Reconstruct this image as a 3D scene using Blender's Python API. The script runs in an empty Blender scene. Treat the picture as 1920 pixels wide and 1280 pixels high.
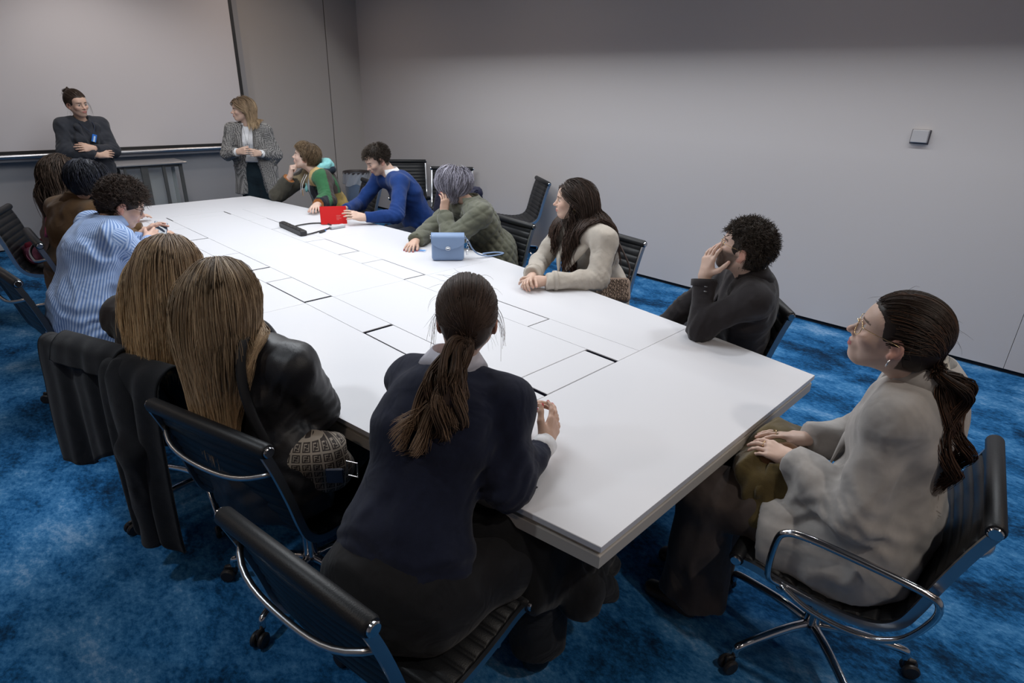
import bpy, math
import numpy as np
from mathutils import Matrix, Vector

SC = bpy.context.scene
COL = SC.collection
PI = math.pi
RNG = np.random.default_rng(7)

# ------------------------------------------------------------------ camera, world, lights, exposure
def set_camera():
    yaw, pit, rol = math.radians(45.97), math.radians(22.93), math.radians(-1.70)
    f = Vector((math.sin(yaw)*math.cos(pit), math.cos(yaw)*math.cos(pit), -math.sin(pit)))
    r = Vector((math.cos(yaw), -math.sin(yaw), 0)); d = f.cross(r)
    r2 = math.cos(rol)*r + math.sin(rol)*d
    d2 = -math.sin(rol)*r + math.cos(rol)*d
    cam = bpy.data.cameras.new('camera'); o = bpy.data.objects.new('camera', cam); COL.objects.link(o)
    cam.sensor_width = 36; cam.lens = 1123.3/1920*36; cam.clip_start = .02
    m = Matrix((r2, -d2, -f)).transposed().to_4x4(); m.translation = Vector((0, 0, 1.8))
    o.matrix_world = m; SC.camera = o
set_camera()

wd = bpy.data.worlds.new('world'); SC.world = wd; wd.use_nodes = True
wd.node_tree.nodes['Background'].inputs[0].default_value = (.35, .4, .5, 1)
wd.node_tree.nodes['Background'].inputs[1].default_value = .05

def area(name, loc, sx, sy, power, color, rot=(0, 0, 0), spread=180):
    L = bpy.data.lights.new(name, 'AREA'); L.shape = 'RECTANGLE'; L.size = sx; L.size_y = sy
    L.energy = power; L.color = color; L.spread = math.radians(spread)
    o = bpy.data.objects.new(name, L); COL.objects.link(o); o.location = loc; o.rotation_euler = rot
    return o
def spot(name, loc, target, power, color, cone, blend=.5, size=.05):
    L = bpy.data.lights.new(name, 'SPOT'); L.energy = power; L.color = color
    L.spot_size = math.radians(cone); L.spot_blend = blend; L.shadow_soft_size = size
    o = bpy.data.objects.new(name, L); COL.objects.link(o); o.location = loc
    o.rotation_euler = (Vector(target)-Vector(loc)).to_track_quat('-Z', 'Y').to_euler()
    return o
area('wall_wash_light', (4.20, 2.9, 3.13), .08, 7.0, 82, (.92, .96, 1.0))
area('table_light', (1.80, 3.85, 2.93), 1.1, 3.5, 98, (.90, .95, 1.0))
WARM_FILL = [(-1.6, 1.0), (-1.6, 4.2), (-1.2, 7.2), (3.3, -1.4), (3.45, 7.3), (.6, -1.6), (3.45, 1.6), (3.45, 4.6)]
for _x, _y in WARM_FILL: area('added_warm_fill', (_x, _y, 3.17), .22, .22, 8, (1, .80, .64))  # warm fill lamps added out of view to lift the upper walls
spot('downlight_aisle', (-.55, 2.1, 3.1), (-.1, 2.1, 0), 62, (.85, .93, 1), 100, .8, .08)
spot('downlight_front', (1.3, -.9, 3.1), (1.9, .4, .6), 60, (1, .93, .86), 90, .7, .06)
spot('downlight_side', (3.6, .6, 3.1), (3.4, .6, 0), 60, (.9, .95, 1), 110, .8, .1)
spot('downlight_back', (1.6, 6.9, 3.1), (1.9, 8.0, 1.2), 55, (1, .93, .88), 110, .8, .1)
SC.view_settings.view_transform = 'Standard'; SC.view_settings.look = 'None'
SC.view_settings.gamma = 1; SC.view_settings.use_curve_mapping = False
SC.view_settings.exposure = 0.0

# ------------------------------------------------------------------ helpers
def srgb(r, g, b):
    f = lambda c: ((c/255+.055)/1.055)**2.4 if c/255 > .04045 else c/255/12.92
    return (f(r), f(g), f(b))
class NT:
    def __init__(s, mat): s.t = mat.node_tree; s.n = s.t.nodes; s.l = s.t.links; s.b = s.n['Principled BSDF']
    def new(s, typ, **kw):
        n = s.n.new(typ)
        for k, v in kw.items():
            if k.startswith('i_'):
                key = k[2:]; n.inputs[int(key) if key.isdigit() else key.replace('_', ' ')].default_value = v
            else: setattr(n, k, v)
        return n
    def link(s, a, ao, b, bi): s.l.new(a.outputs[ao], b.inputs[bi])
def mat(name, color=(.5, .5, .5), rough=.6, metal=0, bump=None, vcol=False, spec=.5, sheen=0, alpha=1, coat=0, trans=0, noise=None, fold=None):
    m = bpy.data.materials.new(name); m.use_nodes = True; t = NT(m); b = t.b
    b.inputs['Base Color'].default_value = (*color, 1); b.inputs['Roughness'].default_value = rough
    b.inputs['Metallic'].default_value = metal; b.inputs['Specular IOR Level'].default_value = spec
    b.inputs['Sheen Weight'].default_value = sheen; b.inputs['Alpha'].default_value = alpha
    b.inputs['Coat Weight'].default_value = coat; b.inputs['Transmission Weight'].default_value = trans
    src = None
    if vcol:
        a = t.new('ShaderNodeAttribute', attribute_name='Col'); src = (a, 'Color')
        t.link(a, 'Color', b, 'Base Color')
    if noise:                                    # (scale, amount) soft mottling of the cloth colour
        tc = t.new('ShaderNodeTexCoord'); n = t.new('ShaderNodeTexNoise', i_Scale=noise[0], i_Detail=5.0)
        t.link(tc, 'Object', n, 'Vector')
        mr = t.new('ShaderNodeMapRange'); mr.inputs[1].default_value = .3; mr.inputs[2].default_value = .7
        mr.inputs[3].default_value = 1-noise[1]; mr.inputs[4].default_value = 1+noise[1]
        t.link(n, 0, mr, 0)
        mx = t.new('ShaderNodeMix', data_type='RGBA', blend_type='MULTIPLY'); mx.inputs[0].default_value = 1
        mx.inputs[6].default_value = (*color, 1)
        if src: t.l.new(src[0].outputs[src[1]], mx.inputs[6])
        t.l.new(mr.outputs[0], mx.inputs[7]); t.l.new(mx.outputs[2], b.inputs['Base Color'])
    prev = None
    if bump:
        tc = t.new('ShaderNodeTexCoord'); n = t.new('ShaderNodeTexNoise', i_Scale=bump[0], i_Detail=3.0)
        t.link(tc, 'Object', n, 'Vector')
        bp = t.new('ShaderNodeBump', i_Strength=bump[1], i_Distance=.002); t.l.new(n.outputs[0], bp.inputs['Height'])
        t.l.new(bp.outputs[0], b.inputs['Normal']); prev = bp
    if fold:                                     # broad soft cloth folds
        tc = t.new('ShaderNodeTexCoord'); n = t.new('ShaderNodeTexNoise', i_Scale=fold[0], i_Detail=2.0, i_Distortion=1.2)
        t.link(tc, 'Object', n, 'Vector')
        bp = t.new('ShaderNodeBump', i_Strength=fold[1], i_Distance=.02); t.l.new(n.outputs[0], bp.inputs['Height'])
        if prev: t.l.new(prev.outputs[0], bp.inputs['Normal'])
        t.l.new(bp.outputs[0], b.inputs['Normal'])
    return m

def link(o, parent=None):
    COL.objects.link(o)
    if parent is not None: o.parent = parent
    return o
def mesh(name, V, F, m=None, parent=None, smooth=True, col=None, loc=None, rz=0):
    me = bpy.data.meshes.new(name); V = np.asarray(V, np.float32); F = np.asarray(F, np.int32)
    me.vertices.add(len(V)); me.vertices.foreach_set('co', V.ravel())
    k = F.shape[1]; me.loops.add(F.size); me.loops.foreach_set('vertex_index', F.ravel())
    me.polygons.add(len(F)); me.polygons.foreach_set('loop_start', np.arange(0, F.size, k, dtype=np.int32))
    me.polygons.foreach_set('loop_total', np.full(len(F), k, np.int32))
    me.polygons.foreach_set('use_smooth', np.full(len(F), smooth))
    me.update(calc_edges=True)
    if col is not None:
        a = me.color_attributes.new('Col', 'FLOAT_COLOR', 'POINT')
        a.data.foreach_set('color', np.c_[np.asarray(col, np.float32), np.ones(len(V), np.float32)].ravel())
    if m: me.materials.append(m)
    o = bpy.data.objects.new(name, me); link(o, parent)
    if loc is not None: o.location = loc
    if rz: o.rotation_euler.z = rz
    return o
def thing(name, label, cat, loc=(0, 0, 0), rz=0, group=None):
    o = bpy.data.objects.new(name, None); COL.objects.link(o); o.location = loc; o.rotation_euler.z = rz
    o.empty_display_size = .1; tag(o, label, cat, group); return o
def tag(o, label=None, cat=None, group=None, kind=None):
    for k, v in (('label', label), ('category', cat), ('group', group), ('kind', kind)):
        if v: o[k] = v
    return o
def copy_tree(o, parent=None):
    c = o.copy(); COL.objects.link(c); c.parent = parent
    for ch in list(o.children): copy_tree(ch, c)
    return c

class MB:
    """collects quads for one mesh"""
    def __init__(s): s.V = []; s.F = []; s.n = 0
    def add(s, V, F):
        V = np.asarray(V, float); F = np.asarray(F, int); s.V.append(V); s.F.append(F+s.n); s.n += len(V); return s
    def box(s, lo, hi, M=None, bev=0):
        lo = np.array(lo, float); hi = np.array(hi, float)
        if bev > 0:
            # chamfered box: 24 verts
            c = (lo+hi)/2; h = (hi-lo)/2; V = []; idx = {}
            for sx in (-1, 1):
                for sy in (-1, 1):
                    for sz in (-1, 1):
                        for ax in range(3):
                            p = np.array([sx, sy, sz])*(h-bev); p[ax] = [sx, sy, sz][ax]*h[ax]
                            idx[(sx, sy, sz, ax)] = len(V); V.append(c+p)
            Q = []
            for ax in range(3):
                a, b = [i for i in range(3) if i != ax]
                for sg in (-1, 1):
                    q = []
                    for (u, v) in ((-1, -1), (1, -1), (1, 1), (-1, 1)):
                        k = [0, 0, 0]; k[ax] = sg; k[a] = u; k[b] = v; q.append(idx[(*k, ax)])
                    Q.append(q)
            for ax in range(3):                     # edges along ax
                a, b = [i for i in range(3) if i != ax]
                for u in (-1, 1):
                    for v in (-1, 1):
                        k0 = [0, 0, 0]; k1 = [0, 0, 0]; k0[ax] = -1; k1[ax] = 1
                        for k in (k0, k1): k[a] = u; k[b] = v
                        Q.append([idx[(*k0, a)], idx[(*k1, a)], idx[(*k1, b)], idx[(*k0, b)]])
            for sx in (-1, 1):
                for sy in (-1, 1):
                    for sz in (-1, 1):
                        t = [idx[(sx, sy, sz, 0)], idx[(sx, sy, sz, 1)], idx[(sx, sy, sz, 2)]]; Q.append([t[0], t[1], t[2], t[2]])
            V = np.array(V)
            # orient outward
            Q2 = []
            for q in Q:
                P = V[q[:3]]; n = np.cross(P[1]-P[0], P[2]-P[0])
                Q2.append(q if n@(P.mean(0)-c) > 0 else (q[::-1] if q[2] != q[3] else [q[2], q[1], q[0], q[0]]))
            F = Q2
        else:
            V = np.array([[x, y, z] for x in (lo[0], hi[0]) for y in (lo[1], hi[1]) for z in (lo[2], hi[2])])
            F = [[0, 1, 3, 2], [4, 6, 7, 5], [0, 4, 5, 1], [2, 3, 7, 6], [0, 2, 6, 4], [1, 5, 7, 3]]
        if M is not None: V = V@np.array(M)[:3, :3].T+np.array(M)[:3, 3]
        return s.add(V, F)
    def tube(s, pts, r, n=8, closed=False, caps=True, flat=None):
        pts = np.array(pts, float); N = len(pts); r = np.broadcast_to(np.array(r, float), (N,))
        T = np.gradient(pts, axis=0) if not closed else np.roll(pts, -1, 0)-np.roll(pts, 1, 0)
        T /= np.linalg.norm(T, axis=1)[:, None]+1e-12
        u = np.cross(T[0], [0, 0, 1.]); 
        if np.linalg.norm(u) < .1: u = np.cross(T[0], [0, 1., 0])
        u /= np.linalg.norm(u); V = []
        for i in range(N):
            u = u-T[i]*(u@T[i]); u /= np.linalg.norm(u)+1e-12; v = np.cross(T[i], u)
            a = np.arange(n)/n*2*PI
            fl = flat if flat else 1
            V.append(pts[i]+r[i]*(np.cos(a)[:, None]*u*fl+np.sin(a)[:, None]*v))
        V = np.concatenate(V); F = []
        M = N if closed else N-1
        for i in range(M):
            j = (i+1) % N
            for k in range(n):
                l = (k+1) % n; F.append([i*n+k, i*n+l, j*n+l, j*n+k])
        if caps and not closed:
            V = np.concatenate([V, pts[:1], pts[-1:]])
            for k in range(n):
                l = (k+1) % n; F.append([N*n, l, k, k]); F.append([N*n+1, (N-1)*n+k, (N-1)*n+l, (N-1)*n+l])
        return s.add(V, F)
    def cyl(s, a, b, r, n=20, r2=None, bev=0):
        a = np.array(a, float); b = np.array(b, float); r2 = r if r2 is None else r2
        if bev:
            d = (b-a)/np.linalg.norm(b-a)*bev
            return s.tube([a, a+d, a+d*1.01, b-d*1.01, b-d, b], [r-bev, r, r, r2, r2, r2-bev], n)
        return s.tube([a, b], [r, r2], n)
    def lathe(s, prof, n=24, c=(0, 0, 0)):
        prof = np.array(prof, float); a = np.arange(n)/n*2*PI; V = []
        for r, z in prof: V.append(np.c_[r*np.cos(a), r*np.sin(a), np.full(n, z)]+np.array(c))
        F = [[i*n+k, i*n+(k+1) % n, (i+1)*n+(k+1) % n, (i+1)*n+k] for i in range(len(prof)-1) for k in range(n)]
        return s.add(np.concatenate(V), F)
    def sweep(s, sec, path, frames):
        """closed cross-section sec (k,2) swept along path with frames [(u,v)]"""
        sec = np.array(sec, float); k = len(sec); V = [p+sec[:, :1]*u+sec[:, 1:]*v for p, (u, v) in zip(path, frames)]
        F = [[i*k+j, i*k+(j+1) % k, (i+1)*k+(j+1) % k, (i+1)*k+j] for i in range(len(path)-1) for j in range(k)]
        return s.add(np.concatenate(V), F)
    def prism(s, poly, z0, z1, ch=0):
        """vertical prism over a convex-ish polygon (fan caps)"""
        P = np.array(poly, float); n = len(P); c = P.mean(0)
        if ch:
            q = c+(P-c)*(1-ch/np.linalg.norm(P-c, axis=1)[:, None]); rings = [(P, z0), (P, z1-ch), (q, z1)]
        else: rings = [(P, z0), (P, z1)]
        V = np.concatenate([np.c_[p, np.full(n, z)] for p, z in rings]+[[[*c, z0], [*c, z1]]]); F = []
        for i in range(len(rings)-1):
            for k in range(n): l = (k+1) % n; F.append([i*n+k, i*n+l, (i+1)*n+l, (i+1)*n+k])
        m = len(rings)*n
        for k in range(n):
            l = (k+1) % n; F.append([m, l, k, k]); t = (len(rings)-1)*n; F.append([m+1, t+k, t+l, t+l])
        return s.add(V, F)
    def build(s, name, m, parent=None, smooth=False, **kw):
        V = np.concatenate(s.V); Fs = [np.array(f) for f in s.F]; F = np.concatenate(Fs)
        # split degenerate quads into tris by building a mixed mesh
        tri = F[:, 2] == F[:, 3]
        me = bpy.data.meshes.new(name)
        loops = np.where(tri, 3, 4); st = np.r_[0, np.cumsum(loops)[:-1]]
        flat = F.ravel()[~(np.repeat(tri, 4) & (np.arange(F.size) % 4 == 3))]
        me.vertices.add(len(V)); me.vertices.foreach_set('co', V.astype(np.float32).ravel())
        me.loops.add(len(flat)); me.loops.foreach_set('vertex_index', flat.astype(np.int32))
        me.polygons.add(len(F)); me.polygons.foreach_set('loop_start', st.astype(np.int32))
        me.polygons.foreach_set('loop_total', loops.astype(np.int32))
        me.polygons.foreach_set('use_smooth', np.full(len(F), bool(smooth)))
        me.update(calc_edges=True)
        if kw.get('auto'):
            me.polygons.foreach_set('use_smooth', np.full(len(F), True))
            try: me.set_sharp_from_angle(angle=math.radians(kw['auto']))
            except Exception: pass
        if m: me.materials.append(m)
        o = bpy.data.objects.new(name, me); link(o, parent)
        return o
def spline(pts, n=6):
    """Catmull-Rom through pts"""
    P = np.array(pts, float); P = np.vstack([2*P[0]-P[1], P, 2*P[-1]-P[-2]]); out = []
    for i in range(1, len(P)-2):
        for t in np.arange(n)/n:
            out.append(.5*((2*P[i])+(-P[i-1]+P[i+1])*t+(2*P[i-1]-5*P[i]+4*P[i+1]-P[i+2])*t*t+(-P[i-1]+3*P[i]-3*P[i+1]+P[i+2])*t**3))
    out.append(P[-2]); return np.array(out)
def nrm(v): v = np.array(v, float); return v/(np.linalg.norm(v)+1e-12)
def A(*a): return np.array(a, float)
# ------------------------------------------------------------------ room materials
def carpet_mat():
    m = bpy.data.materials.new('carpet'); m.use_nodes = True; t = NT(m)
    tc = t.new('ShaderNodeTexCoord'); mp = t.new('ShaderNodeMapping'); mp.inputs['Scale'].default_value = (1.0, .62, 1)
    mp.inputs['Rotation'].default_value = (0, 0, .5); t.link(tc, 'Object', mp, 'Vector')
    n1 = t.new('ShaderNodeTexNoise', i_Scale=2.3, i_Detail=10.0, i_Roughness=.72, i_Distortion=.25); t.link(mp, 0, n1, 'Vector')
    n2 = t.new('ShaderNodeTexNoise', i_Scale=55.0, i_Detail=5.0, i_Roughness=.75); t.link(mp, 0, n2, 'Vector')
    mm = t.new('ShaderNodeMath', operation='MULTIPLY_ADD'); mm.inputs[1].default_value = .40
    t.l.new(n2.outputs[0], mm.inputs[0]); t.l.new(n1.outputs[0], mm.inputs[2])
    cr = t.new('ShaderNodeValToRGB'); e = cr.color_ramp.elements
    e[0].position = .54; e[0].color = (.003, .018, .048, 1); e[1].position = .95; e[1].color = (.34, .52, .75, 1)
    for p, c in ((.61, (.005, .050, .135, 1)), (.685, (.014, .118, .31, 1)), (.775, (.060, .225, .47, 1))):
        x = e.new(p); x.color = c
    t.l.new(mm.outputs[0], cr.inputs[0]); t.l.new(cr.outputs[0], t.b.inputs['Base Color'])
    t.b.inputs['Roughness'].default_value = .95; t.b.inputs['Specular IOR Level'].default_value = .15
    t.b.inputs['Sheen Weight'].default_value = .0
    n3 = t.new('ShaderNodeTexNoise', i_Scale=420.0, i_Detail=2.0); t.link(tc, 'Object', n3, 'Vector')
    bp = t.new('ShaderNodeBump', i_Strength=.7, i_Distance=.004); t.l.new(n3.outputs[0], bp.inputs['Height'])
    t.l.new(bp.outputs[0], t.b.inputs['Normal'])
    return m
M_carpet = carpet_mat()
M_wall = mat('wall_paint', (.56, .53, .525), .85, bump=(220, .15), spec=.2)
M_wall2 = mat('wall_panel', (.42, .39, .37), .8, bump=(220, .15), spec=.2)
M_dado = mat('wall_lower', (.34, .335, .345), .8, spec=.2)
M_ceil = mat('ceiling_paint', (.10, .095, .095), .9)
M_dark = mat('dark_gap', (.012, .012, .015), .8)
M_screen = mat('screen_cloth', (.60, .57, .58), .75, bump=(400, .1), spec=.2)
M_black = mat('black_trim', (.012, .010, .010), .5)
M_alu = mat('brushed_aluminium', (.45, .45, .47), .33, 1)

def struct(name, mb, m, parent=None, smooth=False, label=None, **kw):
    o = mb.build(name, m, parent, smooth, **kw)
    if parent is None: o['kind'] = 'structure'
    return o
struct('floor', MB().box((-3, -3, -.05), (5.4, 8.5, 0)), M_carpet)
struct('ceiling', MB().box((-3, -3, 3.2), (5.4, 8.5, 3.25)), M_ceil)
w = struct('wall_right', MB().box((5.3, -3, .035), (5.4, .19, 3.2)), M_wall)
MB().box((5.3, .193, .035), (5.4, 8.5, 3.2)).build('wall_panel', M_wall, w)
struct('baseboard_right', MB().box((5.33, -3, 0), (5.40, 8.5, .034)), M_dark)
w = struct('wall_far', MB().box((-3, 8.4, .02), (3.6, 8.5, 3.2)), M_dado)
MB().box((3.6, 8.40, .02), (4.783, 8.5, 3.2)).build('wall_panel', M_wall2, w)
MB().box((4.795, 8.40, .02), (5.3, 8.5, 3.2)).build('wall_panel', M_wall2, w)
MB().box((4.78, 8.415, .02), (4.80, 8.44, 3.2)).build('panel_joint', M_dark, w)
struct('baseboard_far', MB().box((-3, 8.43, 0), (5.3, 8.5, .02)), M_dark)
struct('wall_left', MB().box((-3.1, -3, 0), (-3, 8.5, 3.2)), M_wall)
struct('wall_near', MB().box((-3, -3.1, 0), (5.4, -3, 3.2)), M_wall)

# suspended light box over the table (above the frame; it shades the upper walls)
t = thing('ceiling_light', 'long suspended black edged light box over the table, above the frame', 'light')
M_shade = mat('lamp_shade', (.05, .05, .05), .7)
MB().box((1.15, 1.8, 2.96), (2.45, 5.9, 3.0)).build('lamp_housing', M_shade, t)
sk = MB()
for lo, hi in (((.98, .3, 2.70), (1.0, 5.9, 2.98)), ((2.60, .3, 2.70), (2.62, 5.9, 2.98)), ((.98, .3, 2.70), (2.62, .32, 2.98)), ((.98, 5.88, 2.70), (2.62, 5.9, 2.98)), ((.98, .3, 2.96), (2.62, 5.9, 2.965))): sk.box(lo, hi)
sk.build('lamp_skirt', M_shade, t)
cb = MB()
for x in (1.3, 2.3):
    for y in (1, 5.2): cb.cyl((x, y, 3.0), (x, y, 3.2), .004, 6)
cb.build('suspension_wire', M_alu, t)
t['kind'] = 'structure'
for _x, _y in WARM_FILL:
    b = MB(); b.lathe([(.16, 3.16), (.185, 3.16), (.19, 3.19), (.19, 3.2), (.16, 3.2), (.16, 3.16)], 24, (_x, _y, 0)); d_ = b.build('added_fill_ring', M_alu, None, auto=40); d_['kind'] = 'structure'  # made-up ring round each added fill lamp
t = thing('wall_washer', 'recessed linear ceiling light with a black cut-off shade along the right wall', 'light'); t['kind'] = 'structure'
MB().box((4.12, -.8, 3.15), (4.34, 6.6, 3.2)).build('washer_housing', M_shade, t)
MB().box((4.33, -.8, 2.985), (4.345, 6.6, 3.2)).build('washer_shade', M_shade, t)

# ------------------------------------------------------------------ projection screen
t = thing('projection_screen', 'large pale grey projection screen with black border and silver bottom bar', 'screen', (1.2, 8.27, 1.0))
MB().box((-4.0, -.015, .05), (2.235, .0, 2.05)).build('screen_cloth', M_screen, t)
b = MB(); b.box((2.235, -.02, .02), (2.275, .004, 2.05)); b.box((-4.0, -.02, .02), (2.235, .004, .05)); b.build('border', M_black, t)
MB().tube([(-4.0, -.01, -.005), (2.28, -.01, -.005)], .026, 14).build('bottom_bar', M_alu, t, auto=40)
MB().box((-4.0, .0, -.06), (2.20, .085, .04)).build('screen_housing', mat('housing_grey', (.16, .16, .18), .5), t)
for x in (-3.5, -1.5, .5, 2.1): MB().box((x-.03, .0, .0), (x+.03, .098, .05)).build('wall_bracket', M_black, t)

# ------------------------------------------------------------------ wall switch
t = thing('wall_switch', 'small square pale grey thermostat box on the right wall', 'switch', (5.3, 1.10, 1.56))
MB().box((-.032, -.052, -.043), (0, .052, .043), bev=.004).build('cover', mat('switch_plastic', (.48, .47, .48), .45), t)
MB().box((-.006, -.060, -.052), (0, .060, .045), bev=.002).build('back_plate', mat('switch_back', (.10, .09, .10), .5), t)

# ------------------------------------------------------------------ steel stand by the screen
M_steel = mat('stand_steel', (.50, .50, .51), .35, .8)
M_sdark = mat('stand_dark_steel', (.13, .13, .125), .45, .5)
t = thing('side_stand', 'narrow steel topped side stand with flat dark legs below the projection screen', 'stand', (2.12, 7.90, 0))
MB().box((-.36, -.20, .895), (.36, .22, .915), bev=.004).build('stand_top', M_steel, t)
MB().box((-.30, -.14, .86), (.30, .16, .895)).build('top_frame', M_sdark, t)
for x, tw in ((-.27, .012), (-.08, .035), (.12, .016), (.30, .018)):
    MB().box((x-tw, -.15, .02), (x+tw, -.125, .90)).build('leg', M_sdark, t)
for x in (-.27, .30): MB().box((x-.016, .13, .02), (x+.016, .155, .90)).build('leg', M_sdark, t)
MB().box((-.34, -.16, 0), (.34, .18, .02), bev=.004).build('base_plate', M_steel, t)
MB().box((-.25, .0, .06), (.28, .008, .86)).build('glass_panel', mat('stand_glass', (.75, .8, .78), .05, alpha=.22), t)

# ------------------------------------------------------------------ waste bin
t = thing('waste_bin', 'round grey waste bin with a clear liner hanging over its dark rim', 'bin', (4.72, 7.75, 0))
b = MB(); b.lathe([(.0, .004), (.145, .004), (.15, .01), (.172, .60), (.178, .605), (.178, .615), (.166, .612), (.145, .03), (0, .03)], 36)
b.build('bin_body', mat('bin_steel', (.30, .34, .40), .30, .55), t, auto=40)
b = MB(); b.lathe([(.168, .612), (.185, .620), (.188, .645), (.176, .648), (.170, .62)], 36); b.build('rim', mat('bin_rim', (.06, .05, .05), .5), t, auto=40)
b = MB(); a = np.arange(72)/72*2*PI; V = []; 
for j, z in enumerate(np.linspace(.64, .47, 8)):
    rr = .186+.010*np.sin(a*9+j*.5)*(j/7)+.006*np.sin(a*17+1.3*j); V.append(np.c_[rr*np.cos(a), rr*np.sin(a), z+.018*np.sin(a*5)*(j/7)])
F = [[i*72+k, i*72+(k+1) % 72, (i+1)*72+(k+1) % 72, (i+1)*72+k] for i in range(7) for k in range(72)]
b.add(np.concatenate(V), F); b.build('liner', mat('bin_liner', (.62, .64, .68), .25, alpha=.45), t, smooth=True)

# ------------------------------------------------------------------ conference table
M_top = mat('table_white_laminate', (.67, .67, .70), .38, spec=.45)
M_edge = mat('table_edge_band', (.36, .335, .31), .5)
M_apron = mat('table_edge_light', (.52, .49, .45), .5)
M_slot = mat('cable_slot_black', (.004, .004, .008), 1, spec=0)
CX = 1.755
def halfw(y):
    u = (y-3.38)/2.72; return 1.015-.283*abs(u)**1.55
def outline(y0, y1, n, side, inset=0): return [(CX+side*(halfw(y)-inset), y) for y in np.linspace(y0, y1, n)]
T0, T1, TZ = .655, 6.09, .74
t = thing('conference_table', 'long white boat shaped conference table with cable flaps', 'table', (0, 0, 0))
def slab(pr, z0, z1, name, m, ch=0, parent=None): 
    return MB().prism(pr, z0, z1, ch).build(name, m, parent or t)
g = .0012
# top pieces: near end, far end, left and right wings in modules, centre strip
def wing(side, y0, y1):
    xi = CX+side*.395
    o = outline(y0+g, y1-g, 8, side)
    P = o+[(xi+side*g, y1-g), (xi+side*g, y0+g)]
    if side < 0: P = P[::-1]
    return P
near = outline(T0, 1.29-g, 6, 1)+outline(1.29-g, T0, 6, -1)
far = outline(5.47+g, T1, 6, 1)+outline(T1, 5.47+g, 6, -1)
slab(near, TZ-.018, TZ, 'tabletop_panel', M_top, .0015); slab(far, TZ-.018, TZ, 'tabletop_panel', M_top, .0015)
for s in (-1, 1):
    for y0, y1 in ((1.29, 2.815), (2.815, 4.02), (4.02, 5.47)): slab(wing(s, y0, y1), TZ-.018, TZ, 'tabletop_panel', M_top, .0012)
def rect(x0, x1, y0, y1): return [(x0, y0), (x1, y0), (x1, y1), (x0, y1)]
def flap(x0, x1, y0, y1, name='cable_flap'):
    return slab(rect(x0, x1, y0, y1), TZ-.016, TZ-.0005, name, M_top, .001)
# flap column lies between wing (|x-CX|>.395) and centre strip (|x-CX|<.235)
for s in (-1, 1):
    a, b_ = (CX-.395, CX-.235) if s < 0 else (CX+.235, CX+.395)
    ys = [(1.82, 2.28), (2.825, 3.285), (3.56, 4.02), (4.55, 4.98)]
    prev = 1.29
    gl = .008 if s < 0 else .002; gr = .008 if s > 0 else .002
    for i, (y0, y1) in enumerate(ys):
        lo = (.020 if s < 0 else .012); hi = .006
        if i == 0: lo, hi = (.006, .020)
        slab(rect(a+g, b_-g, prev+g, y0-g), TZ-.018, TZ, 'filler_panel', M_top, .001)
        flap(a+(.007 if s < 0 else .002), b_-(.002 if s < 0 else .006), y0+lo, y1-hi)
        prev = y1
    slab(rect(a+g, b_-g, prev+g, 5.47-g), TZ-.018, TZ, 'filler_panel', M_top, .001)
c0, c1 = CX-.235, CX+.235
flap(c0+.020, c1-.020, 1.295, 1.455)
flap(c0+.010, c1-.010, 5.31, 5.465)
bs = lambda x0, x1, y0, y1: MB().box((x0, y0, TZ-.019), (x1, y1, TZ-.0035)).build('slot_shade_strip', M_slot, t)  # black strips stand in for the deep shade inside the slots
bs(c0+.001, c0+.0195, 1.296, 1.454); bs(c1-.0195, c1-.001, 1.296, 1.454); bs(c0+.001, c0+.0095, 5.311, 5.464); bs(c1-.0095, c1-.001, 5.311, 5.464)
for s in (-1, 1):
    xa, xb = (CX-.393, CX-.237) if s < 0 else (CX+.237, CX+.393)
    for i, (y0, y1) in enumerate(ys):
        if i == 0: bs(xa, xb, y1-.0195, y1-.001); 
        else: bs(xa, xb, y0+.001, y0+(.0195 if s < 0 else .0115))
        if s < 0: bs(xa, xa+.0055, y0+.015, y1-.015)
    if s > 0: bs(xb-.0055, xb, 1.835, 2.27); bs(xa, xb, 1.821, 1.826)
for y0, y1 in ((1.458, 2.815), (2.815, 4.02), (4.02, 5.305)): slab(rect(c0+g, c1-g, y0+g, y1-g), TZ-.018, TZ, 'tabletop_panel', M_top, .0012)
full = outline(T0+.012, T1-.012, 30, 1, .012)+outline(T1-.012, T0+.012, 30, -1, .012)
slab(full, TZ-.034, TZ-.0205, 'edge_band', M_edge)
full2 = outline(T0+.004, T1-.004, 30, 1, .004)+outline(T1-.004, T0+.004, 30, -1, .004)
slab(full2, TZ-.075, TZ-.035, 'table_frame', M_apron, .003)
slab(outline(T0+.05, T1-.05, 12, 1, .05)+outline(T1-.05, T0+.05, 12, -1, .05), TZ-.0203, TZ-.0195, 'slot_tray', M_slot)
for y in (1.55, 3.38, 5.2):
    p = MB(); p.box((CX-.28, y-.04, .05), (CX+.28, y+.04, .665), bev=.006); p.build('pedestal', M_sdark, t)
    MB().box((CX-.42, y-.30, .0), (CX+.42, y+.30, .03), bev=.006).build('base_plate', M_sdark, t)
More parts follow.
